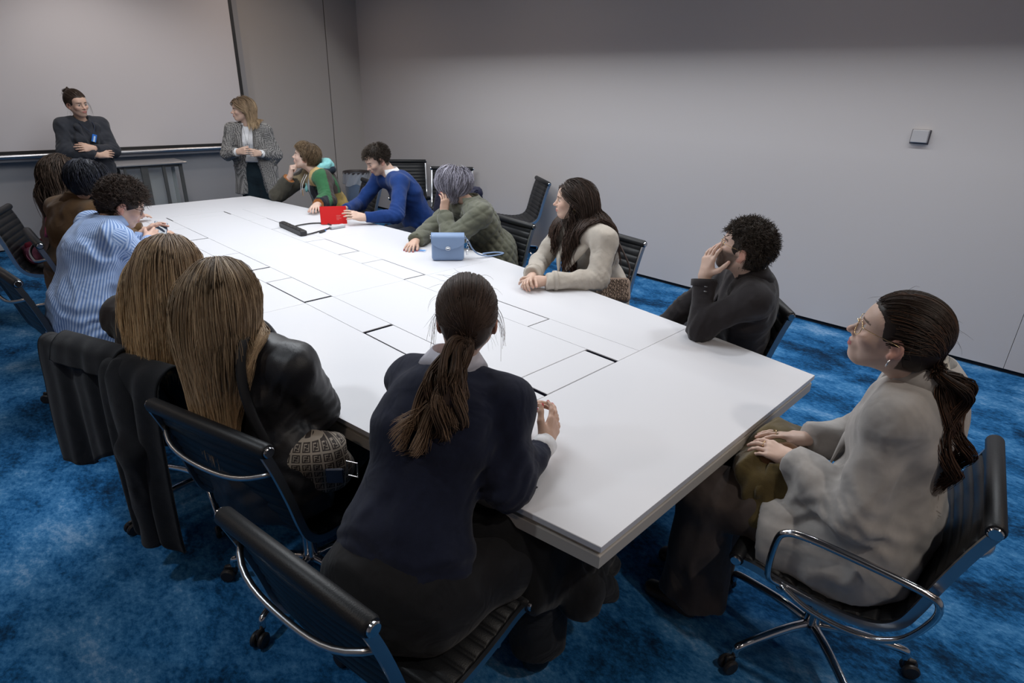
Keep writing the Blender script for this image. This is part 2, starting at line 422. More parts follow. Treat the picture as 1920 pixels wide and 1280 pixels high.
# ------------------------------------------------------------------ office chair, +x is the way the sitter faces
M_leather = mat('chair_black_leather', (.010, .011, .013), .45, bump=(260, .25), spec=.38)
M_chrome = mat('chair_chrome', (.62, .63, .66), .16, 1)
M_rail = mat('chair_cast_aluminium', (.50, .52, .55), .28, 1)
M_tyre = mat('caster_rubber', (.02, .018, .018), .45)
PROF = spline([(-.315, .845), (-.285, .76), (-.25, .64), (-.225, .54), (-.20, .475), (-.15, .435), (-.05, .420), (.08, .432), (.18, .452), (.235, .452)], 6)
def chair_proto(arms=True):
    t = thing('office_chair', 'x', 'chair')
    P3 = np.c_[PROF[:, 0], np.zeros(len(PROF)), PROF[:, 1]]
    tan = np.gradient(P3, axis=0); tan /= np.linalg.norm(tan, axis=1)[:, None]
    nor = np.cross(tan, [0, 1, 0])           # points up / forward side
    if nor[-1][2] < 0: nor = -nor
    # arc length resample for the ribbed sling
    s = np.r_[0, np.cumsum(np.linalg.norm(np.diff(P3, axis=0), axis=1))]; L = s[-1]
    nr = 19; S = np.linspace(0.0, L, nr*8+1)
    Q = np.c_[np.interp(S, s, P3[:, 0]), np.zeros(len(S)), np.interp(S, s, P3[:, 2])]
    N = np.c_[np.interp(S, s, nor[:, 0]), np.zeros(len(S)), np.interp(S, s, nor[:, 2])]
    ph = (S/L*nr) % 1; th = .0035+.0075*np.sqrt(np.clip(4*ph*(1-ph), 0, 1)); th[S > L-1e-6] = .0035
    ys = np.array([-.243, -.238, -.12, 0, .12, .238, .243]); ed = np.array([0.3, 1, 1, 1, 1, 1, .3])
    V = []; k = len(ys)
    for i in range(len(S)):
        sag = -.012*(1-(ys/.243)**2)
        V.append(Q[i]+np.outer(sag+th[i]*ed, N[i])+np.outer(ys, [0, 1, 0]))
    for i in range(len(S)):
        sag = -.012*(1-(ys/.243)**2)
        V.append(Q[i]+np.outer(sag-th[i]*.7*ed, N[i])+np.outer(ys, [0, 1, 0]))
    n = len(S); off = n*k; F = []
    for i in range(n-1):
        for j in range(k-1):
            a = i*k+j; F.append([a, a+1, a+k+1, a+k]); F.append([off+a, off+a+k, off+a+k+1, off+a+1])
        for j in (0, k-1):
            a = i*k+j; q = [a, a+k, off+a+k, off+a]; F.append(q if j == 0 else q[::-1])
    sl = MB().add(np.concatenate(V), F).build('seat_sling', M_leather, t, smooth=True)
    for nm, p, dz in (('back_roll', P3[0], .006), ('seat_roll', P3[-1], 0)):
        r = MB(); rr = .024; r.tube([(p[0], -.262, p[2]+dz), (p[0], -.255, p[2]+dz), (p[0], .255, p[2]+dz), (p[0], .262, p[2]+dz)], [rr*.85, rr, rr, rr*.85], 18)
        ro = r.build(nm, M_leather, t, auto=40)
        for sy in (-1, 1):
            MB().cyl((p[0], sy*.256, p[2]+dz), (p[0], sy*.272, p[2]+dz), .017, 18, bev=.003).build('end_cap', M_chrome, ro, auto=40)
    for sy in (-1, 1):                         # cast side rails
        r = MB(); sec = [(-.006, -.013), (.006, -.013), (.006, .013), (-.006, .013)]
        path = P3+np.array([0, sy*.252, 0])-nor*.006
        r.sweep(sec if sy > 0 else sec[::-1], path, [(A(0, 1, 0), nn) for nn in nor]); r.build('side_rail', M_rail, t, auto=50)
    # bowed stretcher behind the back, lower spreader under the seat
    z = .735; xb = np.interp(-z, -PROF[:, 1][:20], PROF[:, 0][:20])
    u = np.linspace(-1, 1, 17)
    MB().tube([(xb-.012-.055*(1-a**4), a*.252, z-.045*(1-a**2)+.03) for a in u], .0085, 10).build('back_stretcher', M_rail, t, smooth=True)
    MB().tube([(-.03, a*.252, .405-.055*(1-a**4)) for a in u], .010, 10).build('seat_spreader', M_rail, t, smooth=True)
    MB().tube([(.10, a*.252, .415-.06*(1-a**4)) for a in u], .010, 10).build('seat_spreader', M_rail, t, smooth=True)
    if arms:
        for sy in (-1, 1):
            y = sy*.285
            pts = spline([(.10, y-sy*.025, .432), (.135, y, .47), (.135, y, .59), (.115, y, .636), (.05, y, .648), (-.10, y, .640), (-.235, y, .625), (-.268, y, .60), (-.262, y, .54), (-.215, y, .45), (-.13, y, .405), (0, y, .408), (.10, y-sy*.025, .432)], 5)
            MB().tube(pts, .0095, 10, flat=1.25).build('armrest', M_chrome, t, smooth=True)
    # column and five star base
    c = MB(); c.cyl((0, 0, .10), (0, 0, .26), .026, 20, bev=.004); c.cyl((0, 0, .25), (0, 0, .39), .016, 16); c.build('column', M_chrome, t, auto=40)
    MB().box((-.06, -.05, .355), (.13, .05, .385), bev=.008).build('tilt_mechanism', M_tyre, t)
    leg0 = MB().tube(spline([(.015, 0, .115), (.10, 0, .120), (.20, 0, .112), (.285, 0, .100), (.302, 0, .088), (.303, 0, .06)], 4), np.linspace(.017, .011, 21), 10)
    lo = leg0.build('leg', M_chrome, t, smooth=True)
    cs = MB()
    for sy in (-1, 1): cs.cyl((.325, sy*.006, .0275), (.325, sy*.024, .0275), .0275, 22, bev=.005)
    cs.box((.30, -.007, .03), (.338, .007, .066), bev=.004)
    co = cs.build('caster', M_tyre, lo, auto=40)
    for i in range(1, 5):
        l = lo.copy(); COL.objects.link(l); l.parent = t; l.rotation_euler.z = i*2*PI/5
        c2 = co.copy(); COL.objects.link(c2); c2.parent = l
    return t
CH = {}
def chair(x, y, az, label, arms=True, group='black ribbed office chairs around the room', base=0.3):
    """az: compass direction the chair faces, degrees clockwise from +y"""
    if arms not in CH: CH[arms] = chair_proto(arms); o = CH[arms]
    else: o = copy_tree(CH[arms])
    o.location = (x, y, 0); o.rotation_euler.z = math.radians(90-az); o['label'] = label; o['group'] = group
    d = math.radians(base*60)
    for ch in o.children:
        if ch.name.startswith('leg'): ch.rotation_euler.z += base
    return o
chair(.70, 1.06, 82, 'black ribbed office chair nearest the camera, under the woman in the navy sweater', False)
chair(.775, 1.795, 74, 'black ribbed office chair with chrome bowed back, under the woman with the longest blonde hair', False, base=.55)
chair(.67, 2.60, 69, 'black office chair mostly hidden by the dark coat draped over it', False, base=.1)
chair(.60, 3.97, 84, 'black ribbed office chair behind the man in the striped shirt', False, base=.9)
chair(.86, 4.72, 92, 'black office chair at the left table side, under the person in the brown jacket', False, base=.9)
chair(.80, 5.68, 112, 'black office chair at far left with the pink bag on its seat', False, base=.2)
chair(1.86, .31, -8, 'black office chair with shiny chrome armrests, under the woman in the pale grey coat', base=.95)
chair(2.80, 1.31, -40, 'black office chair under the bearded man with his chin on his hand', False)
chair(3.22, 2.46, -80, 'black ribbed office chair behind the woman in the beige trench coat', False, base=.1)
chair(3.00, 3.28, -84, 'black ribbed office chair behind the grey haired person in the olive jacket', False, base=.1)
chair(4.88, 4.74, -58, 'empty black office chair standing against the right wall, seen from the side', False, base=.5)
chair(4.80, 6.62, 213, 'empty black office chair near the wall corner, behind the man in the blue sweater', False, base=.5)
chair(4.78, 5.72, 222, 'empty black chair by the wall, just behind the head of the grey haired person', False, base=.5)
chair(3.22, 5.58, -78, 'black office chair under the young man in the colourful jacket', False, base=.1)
chair(3.52, 4.50, -88, 'black office chair under the man in the blue sweater, jacket hung on it', False, base=.1)
# ------------------------------------------------------------------ implicit-surface modelling
class Field:
    def __init__(s, lo, hi, h):
        s.h = h; s.lo = np.array(lo, float); s.n = np.maximum(np.ceil((np.array(hi)-s.lo)/h).astype(int)+1, 2)
        s.F = np.full(s.n, .2, np.float32)
        s.ax = [(s.lo[i]+np.arange(s.n[i])*h).astype(np.float32) for i in range(3)]
    def _sl(s, blo, bhi, m):
        i0 = np.clip(np.floor((blo-m-s.lo)/s.h).astype(int), 0, s.n); i1 = np.clip(np.ceil((bhi+m-s.lo)/s.h).astype(int)+1, 0, s.n)
        if np.any(i1 <= i0): return None, None
        sl = tuple(slice(a, b) for a, b in zip(i0, i1))
        return sl, (s.ax[0][sl[0]][:, None, None], s.ax[1][sl[1]][None, :, None], s.ax[2][sl[2]][None, None, :])
    def add(s, prim, k=.02, op='u'):
        blo, bhi, f = prim
        sl, P = s._sl(blo, bhi, k+2*s.h)
        if sl is None: return s
        d = f(*P); a = s.F[sl]
        if op == 'u':
            h = np.maximum(k-np.abs(a-d), 0)/k if k > 0 else 0
            s.F[sl] = np.minimum(a, d)-h*h*k*.25
        elif op == 's':
            d = -d; h = np.maximum(k-np.abs(a-d), 0)/k if k > 0 else 0
            s.F[sl] = np.maximum(a, d)+h*h*k*.25
        elif op == 'i':
            G = np.full(s.F.shape, .2, np.float32); G[sl] = d; s.F = np.maximum(s.F, G)
        return s
    def cut(s, p, n):
        """remove everything on the side n points to"""
        n = nrm(n); d = (s.ax[0][:, None, None]-p[0])*n[0]+(s.ax[1][None, :, None]-p[1])*n[1]+(s.ax[2][None, None, :]-p[2])*n[2]
        s.F = np.maximum(s.F, d.astype(np.float32)); return s
    def disp(s, fn, band=.03):
        i = np.nonzero(np.abs(s.F) < band)
        P = np.stack([s.ax[k][i[k]] for k in range(3)], 1); s.F[i] += fn(P).astype(np.float32); return s
    def surf(s):
        F = s.F; S = F < 0; n = np.array(F.shape)
        c = np.zeros(n-1, np.int8)
        offs = [(a, b, d) for a in (0, 1) for b in (0, 1) for d in (0, 1)]
        for o in offs: c += S[o[0]:n[0]-1+o[0], o[1]:n[1]-1+o[1], o[2]:n[2]-1+o[2]]
        I = np.argwhere((c > 0) & (c < 8))
        if len(I) == 0: return np.zeros((0, 3)), np.zeros((0, 4), int)
        C = np.stack([F[I[:, 0]+o[0], I[:, 1]+o[1], I[:, 2]+o[2]] for o in offs], 1)
        acc = np.zeros((len(I), 3)); cnt = np.zeros(len(I)); O = np.array(offs, float)
        for a in range(8):
            for b in range(a+1, 8):
                if np.abs(O[a]-O[b]).sum() != 1: continue
                m = (C[:, a] < 0) != (C[:, b] < 0)
                t = C[m, a]/(C[m, a]-C[m, b]); acc[m] += O[a]+t[:, None]*(O[b]-O[a]); cnt[m] += 1
        V = s.lo+(I+acc/cnt[:, None])*s.h
        idx = np.full(n-1, -1, np.int32); idx[tuple(I.T)] = np.arange(len(I)); Q = []
        for ax in range(3):
            sl0 = [slice(None)]*3; sl1 = [slice(None)]*3; sl0[ax] = slice(0, -1); sl1[ax] = slice(1, None)
            X = S[tuple(sl0)] != S[tuple(sl1)]; E = np.argwhere(X)
            b, c2 = [k for k in range(3) if k != ax]
            E = E[(E[:, b] > 0) & (E[:, c2] > 0) & (E[:, b] < n[b]-1) & (E[:, c2] < n[c2]-1)]
            e = []
            for db, dc in ((-1, -1), (0, -1), (0, 0), (-1, 0)):
                G = E.copy(); G[:, b] += db; G[:, c2] += dc; e.append(idx[tuple(G.T)])
            q = np.stack(e, 1); inside = S[tuple(E.T)]
            flip = inside if ax != 1 else ~inside
            q[~flip] = q[~flip][:, ::-1]; Q.append(q)
        return V, np.concatenate(Q)
def cone(a, b, ra, rb, w=None, asp=1., fa=False, fb=False):
    a = np.array(a, float); b = np.array(b, float); ab = b-a; L2 = float(ab@ab)+1e-12; L = math.sqrt(L2); u = ab/L
    R = max(ra, rb)*max(asp, 1); lo = np.minimum(a, b)-R; hi = np.maximum(a, b)+R
    if w is not None: w = nrm(np.array(w)-u*(np.array(w)@u))
    def f(X, Y, Z):
        x, y, z = X-a[0], Y-a[1], Z-a[2]
        s = x*u[0]+y*u[1]+z*u[2]; t = np.clip(s/L, 0, 1); sc = np.clip(s, 0, L)
        x = x-sc*u[0]; y = y-sc*u[1]; z = z-sc*u[2]; q = x*x+y*y+z*z
        if w is not None:
            qw = x*w[0]+y*w[1]+z*w[2]; q = np.maximum(q-qw*qw*(1-1/asp**2), 0)
        d = np.sqrt(q)-(ra+(rb-ra)*t)
        if fa: d = np.maximum(d, -s)
        if fb: d = np.maximum(d, s-L)
        return d
    return lo, hi, f
def ell(c, r, R=None):
    c = np.array(c, float); r = np.array(r, float); R = np.eye(3) if R is None else np.array(R, float)   # columns = axes
    e = np.sqrt(((R*r)**2).sum(1))
    def f(X, Y, Z):
        x, y, z = X-c[0], Y-c[1], Z-c[2]; k0 = 0; k1 = 0
        for i in range(3):
            q = (x*R[0, i]+y*R[1, i]+z*R[2, i])/r[i]; k0 = k0+q*q; k1 = k1+(q/r[i])**2
        k0 = np.sqrt(k0); return k0*(k0-1)/(np.sqrt(k1)+1e-9)
    return c-e, c+e, f
def rbox(c, hf, R=None, rd=.01):
    c = np.array(c, float); hf = np.array(hf, float); R = np.eye(3) if R is None else np.array(R, float)
    e = np.abs(R*hf).sum(1)
    def f(X, Y, Z):
        x, y, z = X-c[0], Y-c[1], Z-c[2]; o = 0; mx = None
        for i in range(3):
            q = np.abs(x*R[0, i]+y*R[1, i]+z*R[2, i])-(hf[i]-rd); o = o+np.maximum(q, 0)**2; mx = q if mx is None else np.maximum(mx, q)
        return np.sqrt(o)+np.minimum(mx, 0)-rd
    return c-e, c+e, f
_T = RNG.random((32, 32, 32)).astype(np.float32)
def vn(P, sc=(1, 1, 1), seed=0):
    """value noise -1..1"""
    Q = np.asarray(P)*np.array(sc)+seed*7.31; I = np.floor(Q).astype(int); f = Q-I; f = f*f*(3-2*f); r = 0
    for a in (0, 1):
        for b in (0, 1):
            for c in (0, 1):
                w = (f[:, 0] if a else 1-f[:, 0])*(f[:, 1] if b else 1-f[:, 1])*(f[:, 2] if c else 1-f[:, 2])
                r = r+w*_T[(I[:, 0]+a) & 31, (I[:, 1]+b) & 31, (I[:, 2]+c) & 31]
    return r*2-1
def folds(amp, sc, seed=0):
    def f(P):
        W = np.asarray(P)+.035*np.stack([vn(P, (7, 7, 7), seed+1), vn(P, (7, 7, 7), seed+2), vn(P, (7, 7, 7), seed+3)], 1)
        n = vn(W, sc, seed); r = 1-2*np.abs(n)                      # ridged
        return -amp*(r*.6+.4*vn(W, np.array(sc)*2.1, seed+5))
    return f

# ------------------------------------------------------------------ hair strands
def tubes(Pts, r, rgb, n=3):
    """Pts (N,S,3), r (N,S) or (S,), rgb (N,S,3)"""
    N, S, _ = Pts.shape; r = np.broadcast_to(r, (N, S))
    T = np.gradient(Pts, axis=1); T /= np.linalg.norm(T, axis=2, keepdims=True)+1e-9
    ref = np.array([.31, .52, .79]); u = np.cross(T, ref); u /= np.linalg.norm(u, axis=2, keepdims=True)+1e-9; v = np.cross(T, u)
    V = np.stack([Pts+r[..., None]*(math.cos(a)*u+math.sin(a)*v) for a in np.arange(n)/n*2*PI], 2).reshape(-1, 3)
    C = np.repeat(rgb.reshape(-1, 3), n, 0)
    b = (np.arange(N)[:, None]*S+np.arange(S-1)[None])*n; F = []
    for k in range(n):
        l = (k+1) % n; F.append(np.stack([b+k, b+l, b+n+l, b+n+k], -1).reshape(-1, 4))
    return V, np.concatenate(F), C
def grow(P, D, L, S, grav=.35, stiff=1., col=(), lay=None, wave=0, wf=20, seed=0, pull=None, curl=0, gather=None):
    """strands from roots P with start directions D; col: colliders (a,b,ra,rb)"""
    rg = np.random.default_rng(seed); N = len(P); p = P.copy(); d = D.copy(); out = [p.copy()]; L = np.broadcast_to(L, (N,))
    lay = np.zeros(N) if lay is None else lay; ph = rg.random(N)*2*PI
    for i in range(S):
        g = np.zeros((N, 3)); g[:, 2] = -grav
        d = d*stiff+g
        if pull is not None: d = d+pull(p, i/S)
        if gather is not None:
            q = p-gather[0]; q[:, 2] = 0; rq = np.linalg.norm(q, axis=1)[:, None]; d = d-gather[2]*np.maximum(rq-gather[1], 0)/.1*q/(rq+1e-6)
        if wave:
            a = ph+i/S*wf; d = d+wave*np.stack([np.cos(a), np.sin(a), 0*a], 1)
        if curl: d = d+curl*rg.normal(size=(N, 3))
        d /= np.linalg.norm(d, axis=1)[:, None]+1e-9
        p = p+d*(L/S)[:, None]
        for (a, b, ra, rb) in col:
            ab = b-a; t = np.clip(((p-a)@ab)/(ab@ab+1e-9), 0, 1); q = p-a-t[:, None]*ab; ds = np.linalg.norm(q, axis=1)+1e-9
            R = ra+(rb-ra)*t+lay*min(1, .25+2.5*i/S); m = ds < R
            p[m] += q[m]*((R-ds)/ds)[m][:, None]
        d2 = p-out[-1]; d2 /= np.linalg.norm(d2, axis=1)[:, None]+1e-9; d = d*.35+d2*.65
        out.append(p.copy())
    return np.stack(out, 1)

# ------------------------------------------------------------------ skin and cloth materials
def skin_mat():
    m = mat('skin', (.6, .4, .3), .48, vcol=True, spec=.35, bump=(500, .08))
    m.node_tree.nodes['Principled BSDF'].inputs['Subsurface Weight'].default_value = .08
    m.node_tree.nodes['Principled BSDF'].inputs['Subsurface Radius'].default_value = (.01, .004, .002)
    return m
M_skin = skin_mat()
M_hair = mat('hair', (.1, .1, .1), .50, vcol=True, spec=.28)
M_hairm = mat('hair_matte', (.1, .1, .1), .65, vcol=True, spec=.25)

# ------------------------------------------------------------------ head and body (head frame: x face, y left, z up)
def frame(look, up=(0, 0, 1), roll=0):
    f = nrm(look); l = nrm(np.cross(up, f)); u = np.cross(f, l)
    if roll: c, s = math.cos(roll), math.sin(roll); l, u = c*l+s*u, c*u-s*l
    return np.stack([f, l, u], 1)
def azdir(az, pitch=0):
    a, p = math.radians(az), math.radians(pitch); return A(math.sin(a)*math.cos(p), math.cos(a)*math.cos(p), math.sin(p))
def head_geo(sex, neck_local, h=.0045, beard=0, tone=(.56, .37, .28), hairc=(.05, .035, .025), lips=(.45, .16, .14), nose=1.0, hl=.056):
    m = sex == 'm'; G = Field((-.16, -.115, -.27), (.15, .115, .15), h); U = lambda p, k=.02: G.add(p, k)
    U(ell((-.015, 0, .034), (.098, .077, .090)), .01)
    U(ell((.030, 0, -.025), (.060, .060 if m else .057, .080)), .03)
    U(ell((.050, 0, .036), (.037, .056, .040)), .03)                    # forehead
    jw = .047 if m else .041
    for s in (-1, 1):
        U(cone((-.005, s*jw*1.1, -.045), (.055, s*.014, -.097 if m else -.093), .022, .016), .03)
        U(ell((.062, s*.038, -.025), (.022, .022, .018)), .025)          # cheek
    U(ell((.070, 0, -.093 if m else -.088), (.018, .020, .016)), .02)     # chin
    U(cone((.076, -.028, .021), (.076, .028, .021), .011 if m else .009, .011 if m else .009), .02)   # brow
    for s in (-1, 1): G.add(ell((.094, s*.031, .001), (.020, .019, .013)), .012, 's')
    for s in (-1, 1):
        U(ell((.073, s*.031, .001), (.0135, .0155, .0115)), .004)        # lids
    U(cone((.084, 0, .012), (.104*1, 0, -.022), .0075, .0095), .012)
    U(ell((.106+.003*nose, 0, -.028), (.0115, .0105, .0095)), .008)
    for s in (-1, 1): U(ell((.095, s*.0125, -.032), (.010, .0065, .0075)), .006)
    U(ell((.078, 0, -.058), (.022, .026, .022)), .015)                   # mouth mound
    U(ell((.0935, 0, -.0545), (.0085, .021, .0048)), .005)
    U(ell((.0925, 0, -.0655), (.0085, .018, .0055)), .005)
    G.add(cone((.103, -.020, -.0600), (.103, .020, -.0600), .0022, .0022), .004, 's')
    for s in (-1, 1):
        c, sn = math.cos(.35), math.sin(.35); R = np.array([[c, 0, sn], [0, 1, 0], [-sn, 0, c]])@np.array([[math.cos(.35), s*math.sin(.35), 0], [-s*math.sin(.35), math.cos(.35), 0], [0, 0, 1]])
        U(ell((-.010, s*.079, -.010), (.0175, .0065, .031), R), .006)
        G.add(ell((-.004, s*.086, -.008), (.010, .006, .019), R), .005, 's')
        U(ell((-.002, s*.078, -.036), (.008, .006, .010), R), .006)
    nl = np.array(neck_local); nr = .056 if m else .044
    U(cone((-.022, 0, -.050), nl, nr, nr*1.08), .03)
    U(cone((.012 if m else .004, 0, -.080), nl+A(.022, 0, 0), .020, .022), .025)          # throat
    G.cut(nl+nrm(nl-A(-.02, 0, -.05))*.03, nl-A(-.02, 0, -.05))
    V, F = G.surf()
    x, y, z = V.T; ay = np.abs(y); C = np.tile(np.array(tone), (len(V), 1)); 
    def mixc(mask, c): 
        C[:] = C*(1-mask[:, None])+np.array(c)*mask[:, None]
    g = lambda cx, cy, cz, r: np.exp(-(((x-cx)**2+(ay-cy)**2+(z-cz)**2)/r**2))
    mixc(.25*g(.07, .045, -.03, .026), np.array(tone)*A(1.0, .68, .66)); mixc(.45*g(.11, 0, -.03, .016), np.array(tone)*A(1.0, .66, .62))
    mixc(.55*((ay > .073) & (z < .03) & (z > -.05) & (x < .02)), np.array(tone)*A(1.05, .60, .55))
    lm = ((x > .082) & (ay < .0225) & (((z+.0600)/.0105)**2+(ay/.0235)**2 < 1)).astype(float); mixc(lm*.85, lips)
    br = ((x > .055) & (np.abs(z-.0225+.12*(ay-.030)*(ay > .03)) < (.0042 if m else .0030)) & (ay > .012) & (ay < .052)).astype(float); mixc(br*.85, np.array(hairc)*.8)
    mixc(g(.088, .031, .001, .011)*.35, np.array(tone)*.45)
    sm = lambda v, w: np.clip(v/w+.5, 0, 1)
    hz = np.where(x > .02, hl+(x-.02)*.3-.6*np.maximum(ay-.045, 0), np.where(x > -.03, -.012+np.clip((x+.004)/.024, 0, 1)*(hl+.0), -.075))
    mixc(sm(z-hz, .005)*(x < .09)*((ay < .074) | (z > .025) | (x < -.035))*.92, np.array(hairc))
    if beard:
        bm = sm(-.034-z+.014*sm(ay-.035, .02), .014)*sm(x-.002+.3*(z+.03), .012)*(z > -.125); bm *= 1-np.clip(g(.095, 0, -.06, .019)*1.3, 0, 1)*.75
        ms = ((z < -.036) & (z > -.052) & (ay < .03) & (x > .08)); bm = np.maximum(bm, ms*1.); mixc(bm*beard, np.array(hairc)*1.1)
    return V, F, C
def eyes_geo(gaze=(1, 0, 0)):
    Vs = []; Fs = []; Cs = []; n0 = 0
    for s in (-1, 1):
        b = MB(); b.lathe([(math.sin(t)*.0122, math.cos(t)*.0122) for t in np.linspace(.001, PI-.001, 16)], 20)
        V = b.V[0]; ang = np.arccos(np.clip(V[:, 2]/.0122, -1, 1)); C = np.where((ang < .25)[:, None], (.006, .005, .005), np.where((ang < .55)[:, None], (.10, .055, .03), (.42, .40, .39)))
        R = frame(gaze); M = np.stack([R[:, 1], R[:, 2], R[:, 0]], 1); V = V@M.T+A(.0752, s*.031, .001)
        Vs.append(V); Fs.append(b.F[0]+n0); n0 += len(V); Cs.append(C)
    return np.concatenate(Vs), np.concatenate(Fs), np.concatenate(Cs)

# hand frame: x fingers, y thumb side, z back of the hand; origin wrist
def hand_geo(curl=(.35, .45, .3), spread=.06, thumb=(.5, .3), arm=(-1, 0, 0), tone=(.56, .37, .28), per=None, h=.0042, nails=None):
    G = Field((-.115, -.075, -.105), (.20, .10, .05), h); U = lambda p, k=.006: G.add(p, k)
    arm = nrm(arm); U(cone(arm*.095, (0, 0, 0), .030, .0235, (0, 1, 0), 1.25), .01)
    U(cone((0, 0, 0), (.03, .002, 0), .021, .019, (0, 1, 0), 1.5), .012)
    tips = []
    for i, (y0, ym, ln, r) in enumerate(((.012, .030, .072, .0086), (.004, .010, .080, .0088), (-.005, -.010, .073, .0083), (-.013, -.029, .058, .0073))):
        m = A(.088-.006*abs(i-1), ym, 0); U(cone((.012, y0, 0), m, .0145, .0115), .012)
        c = per[i] if per else curl; a = 0; p = m; sp = spread*(1.3-i); d0 = A(math.cos(sp), math.sin(sp), 0)
        rr = r
        for j, fr in enumerate((.46, .29, .25)):
            a += c[j]; d = d0*math.cos(a)+A(0, 0, -1)*math.sin(a); q = p+d*ln*fr*1.04; r1 = rr*.92
            U(cone(p, q, rr*1.03, r1), .004); p = q; rr = r1
        tips.append(p)
    ta, tb = thumb                                # ta: how far out from the palm side, tb: bend under the palm
    b0 = A(.018, .022, -.006); d = nrm(A(math.cos(ta), math.sin(ta), -tb)); p1 = b0+d*.046
    U(cone(b0, p1, .0165, .0125), .012); d2 = nrm(A(math.cos(ta*.6), math.sin(ta*.6), -tb*1.1)); p2 = p1+d2*.032; U(cone(p1, p2, .0118, .0100), .005)
    d3 = nrm(A(math.cos(ta*.4), math.sin(ta*.4), -tb*1.2)); p3 = p2+d3*.024; U(cone(p2, p3, .0102, .0082), .005); tips.append(p3)
    U(ell((.040, .018, -.010), (.030, .018, .012)), .01); U(ell((.035, -.022, -.008), (.032, .014, .011)), .01)
    V, F = G.surf(); C = np.tile(np.array(tone), (len(V), 1))
    for t in tips:
        w = np.exp(-((V-t)**2).sum(1)/.012**2)[:, None]*.4; C = C*(1-w)+np.array(tone)*A(1.05, .62, .58)*w
        if nails is not None:
            mk = (((V-t-A(.003, 0, .004))**2).sum(1) < .0075**2); C[mk] = nails
    return V, F, C

def unit_pose(J):
    """fills in what a pose leaves out"""
    J = {k: (np.array(v, float) if isinstance(v, (tuple, list)) else v) for k, v in J.items()}
    f = azdir(J['az']); l = np.cross((0, 0, 1), f); J['f'] = f; J['l'] = l
    sw = J.get('sw', .165)
    for s, S in ((1, 'L'), (-1, 'R')):
        if 'sh'+S not in J: J['sh'+S] = J['neck']+s*sw*l-A(0, 0, .055)+f*.0
        if J.get('stand'):
            J.setdefault('hp'+S, J['hip']+s*.085*l); J.setdefault('kn'+S, A(*J['hip'][:2], .48)+s*.09*l+f*.03); J.setdefault('ft'+S, A(*J['hip'][:2], .07)+s*.10*l)
        else:
            J.setdefault('hp'+S, J['hip']+s*.085*l); J.setdefault('kn'+S, J['hip']+s*.10*l+f*.44+A(0, 0, -.01)); J.setdefault('ft'+S, A(*J['kn'+S][:2], .08)+f*J.get('feet', .02))
    return J
def torso(J, e=0., female=True, sh=.043, belly=0):
    e = e*.72 if e > 0 else e
    """cones of the trunk between hip and neck; e inflates"""
    h, n, l, f = J['hip'], J['neck'], J['l'], J['f']; sl = nrm(J['shL']-J['shR']); ax = n-h; out = []
    fw = nrm(f-nrm(ax)*(f@nrm(ax)))
    P = lambda t, o=0: h+ax*t+fw*(o+J.get('bend', 0)*math.sin(PI*t))
    w = lambda t: nrm(l*(1-t)+sl*t)
    a1, a2, a3 = ((.112, .086, .093) if female else (.108, .097, .106))
    out += [(cone(P(0), P(.16), a1+e, a1*.97+e, w(.1), 1.42), .05), (cone(P(.16), P(.40), a1*.95+e, a2+e, w(.3), 1.38), .05),
            (cone(P(.40), P(.68), a2+e, a3+e, w(.55), 1.38 if female else 1.45), .05), (cone(P(.68), P(.83, -.01), a3+e, a3*.84+e, w(.8), 1.5), .05)]
    m = (J['shL']+J['shR'])/2
    for S in 'LR': out.append((cone(m*.55+J['sh'+S]*.45, J['sh'+S], .058+e, sh+e), .05)); out.append((cone(n+A(0, 0, -.045), J['sh'+S]-A(0, 0, .008), .050+e*.5, .040+e), .05))
    if female:
        for s in (-1, 1): out.append((ell(P(.62, .066+e*.7)+s*.066*w(.6), (.048+e*.6,)*3), .045))
    if belly: out.append((ell(P(.3, .05), (.10+belly, .13, .14), np.stack([fw, w(.3), nrm(ax)], 1)), .06))
    return out
def arm(J, S, r=(.050, .042, .040, .030), e=0., cuff=.93):
    s, el, wr = J['sh'+S], J['el'+S], J['wr'+S]; c = el+(wr-el)*cuff
    r = [x*.9 for x in r]
    return [(cone(s, el, r[0]+e, r[1]+e), .035), (cone(el, c, r[2]+e, r[3]+e, fb=True), .03)]
def legs(J, e=0., r=(.088, .062, .055, .042), end=.9, wide=0):
    out = []
    for S in 'LR':
        h, k, f = J['hp'+S], J['kn'+S], J['ft'+S]; c = k+(f-k)*end
        out += [(cone(h, k, r[0]+e, r[1]+e), .05), (cone(k, c, r[2]+e, r[3]+e+wide, fb=True), .03)]
    return out
def bounds(J, pad=.2, keys=None):
    P = np.array([v for k, v in J.items() if isinstance(v, np.ndarray) and v.shape == (3,) and k not in ('f', 'l', 'look') and (keys is None or k in keys)])
    return P.min(0)-pad, P.max(0)+pad
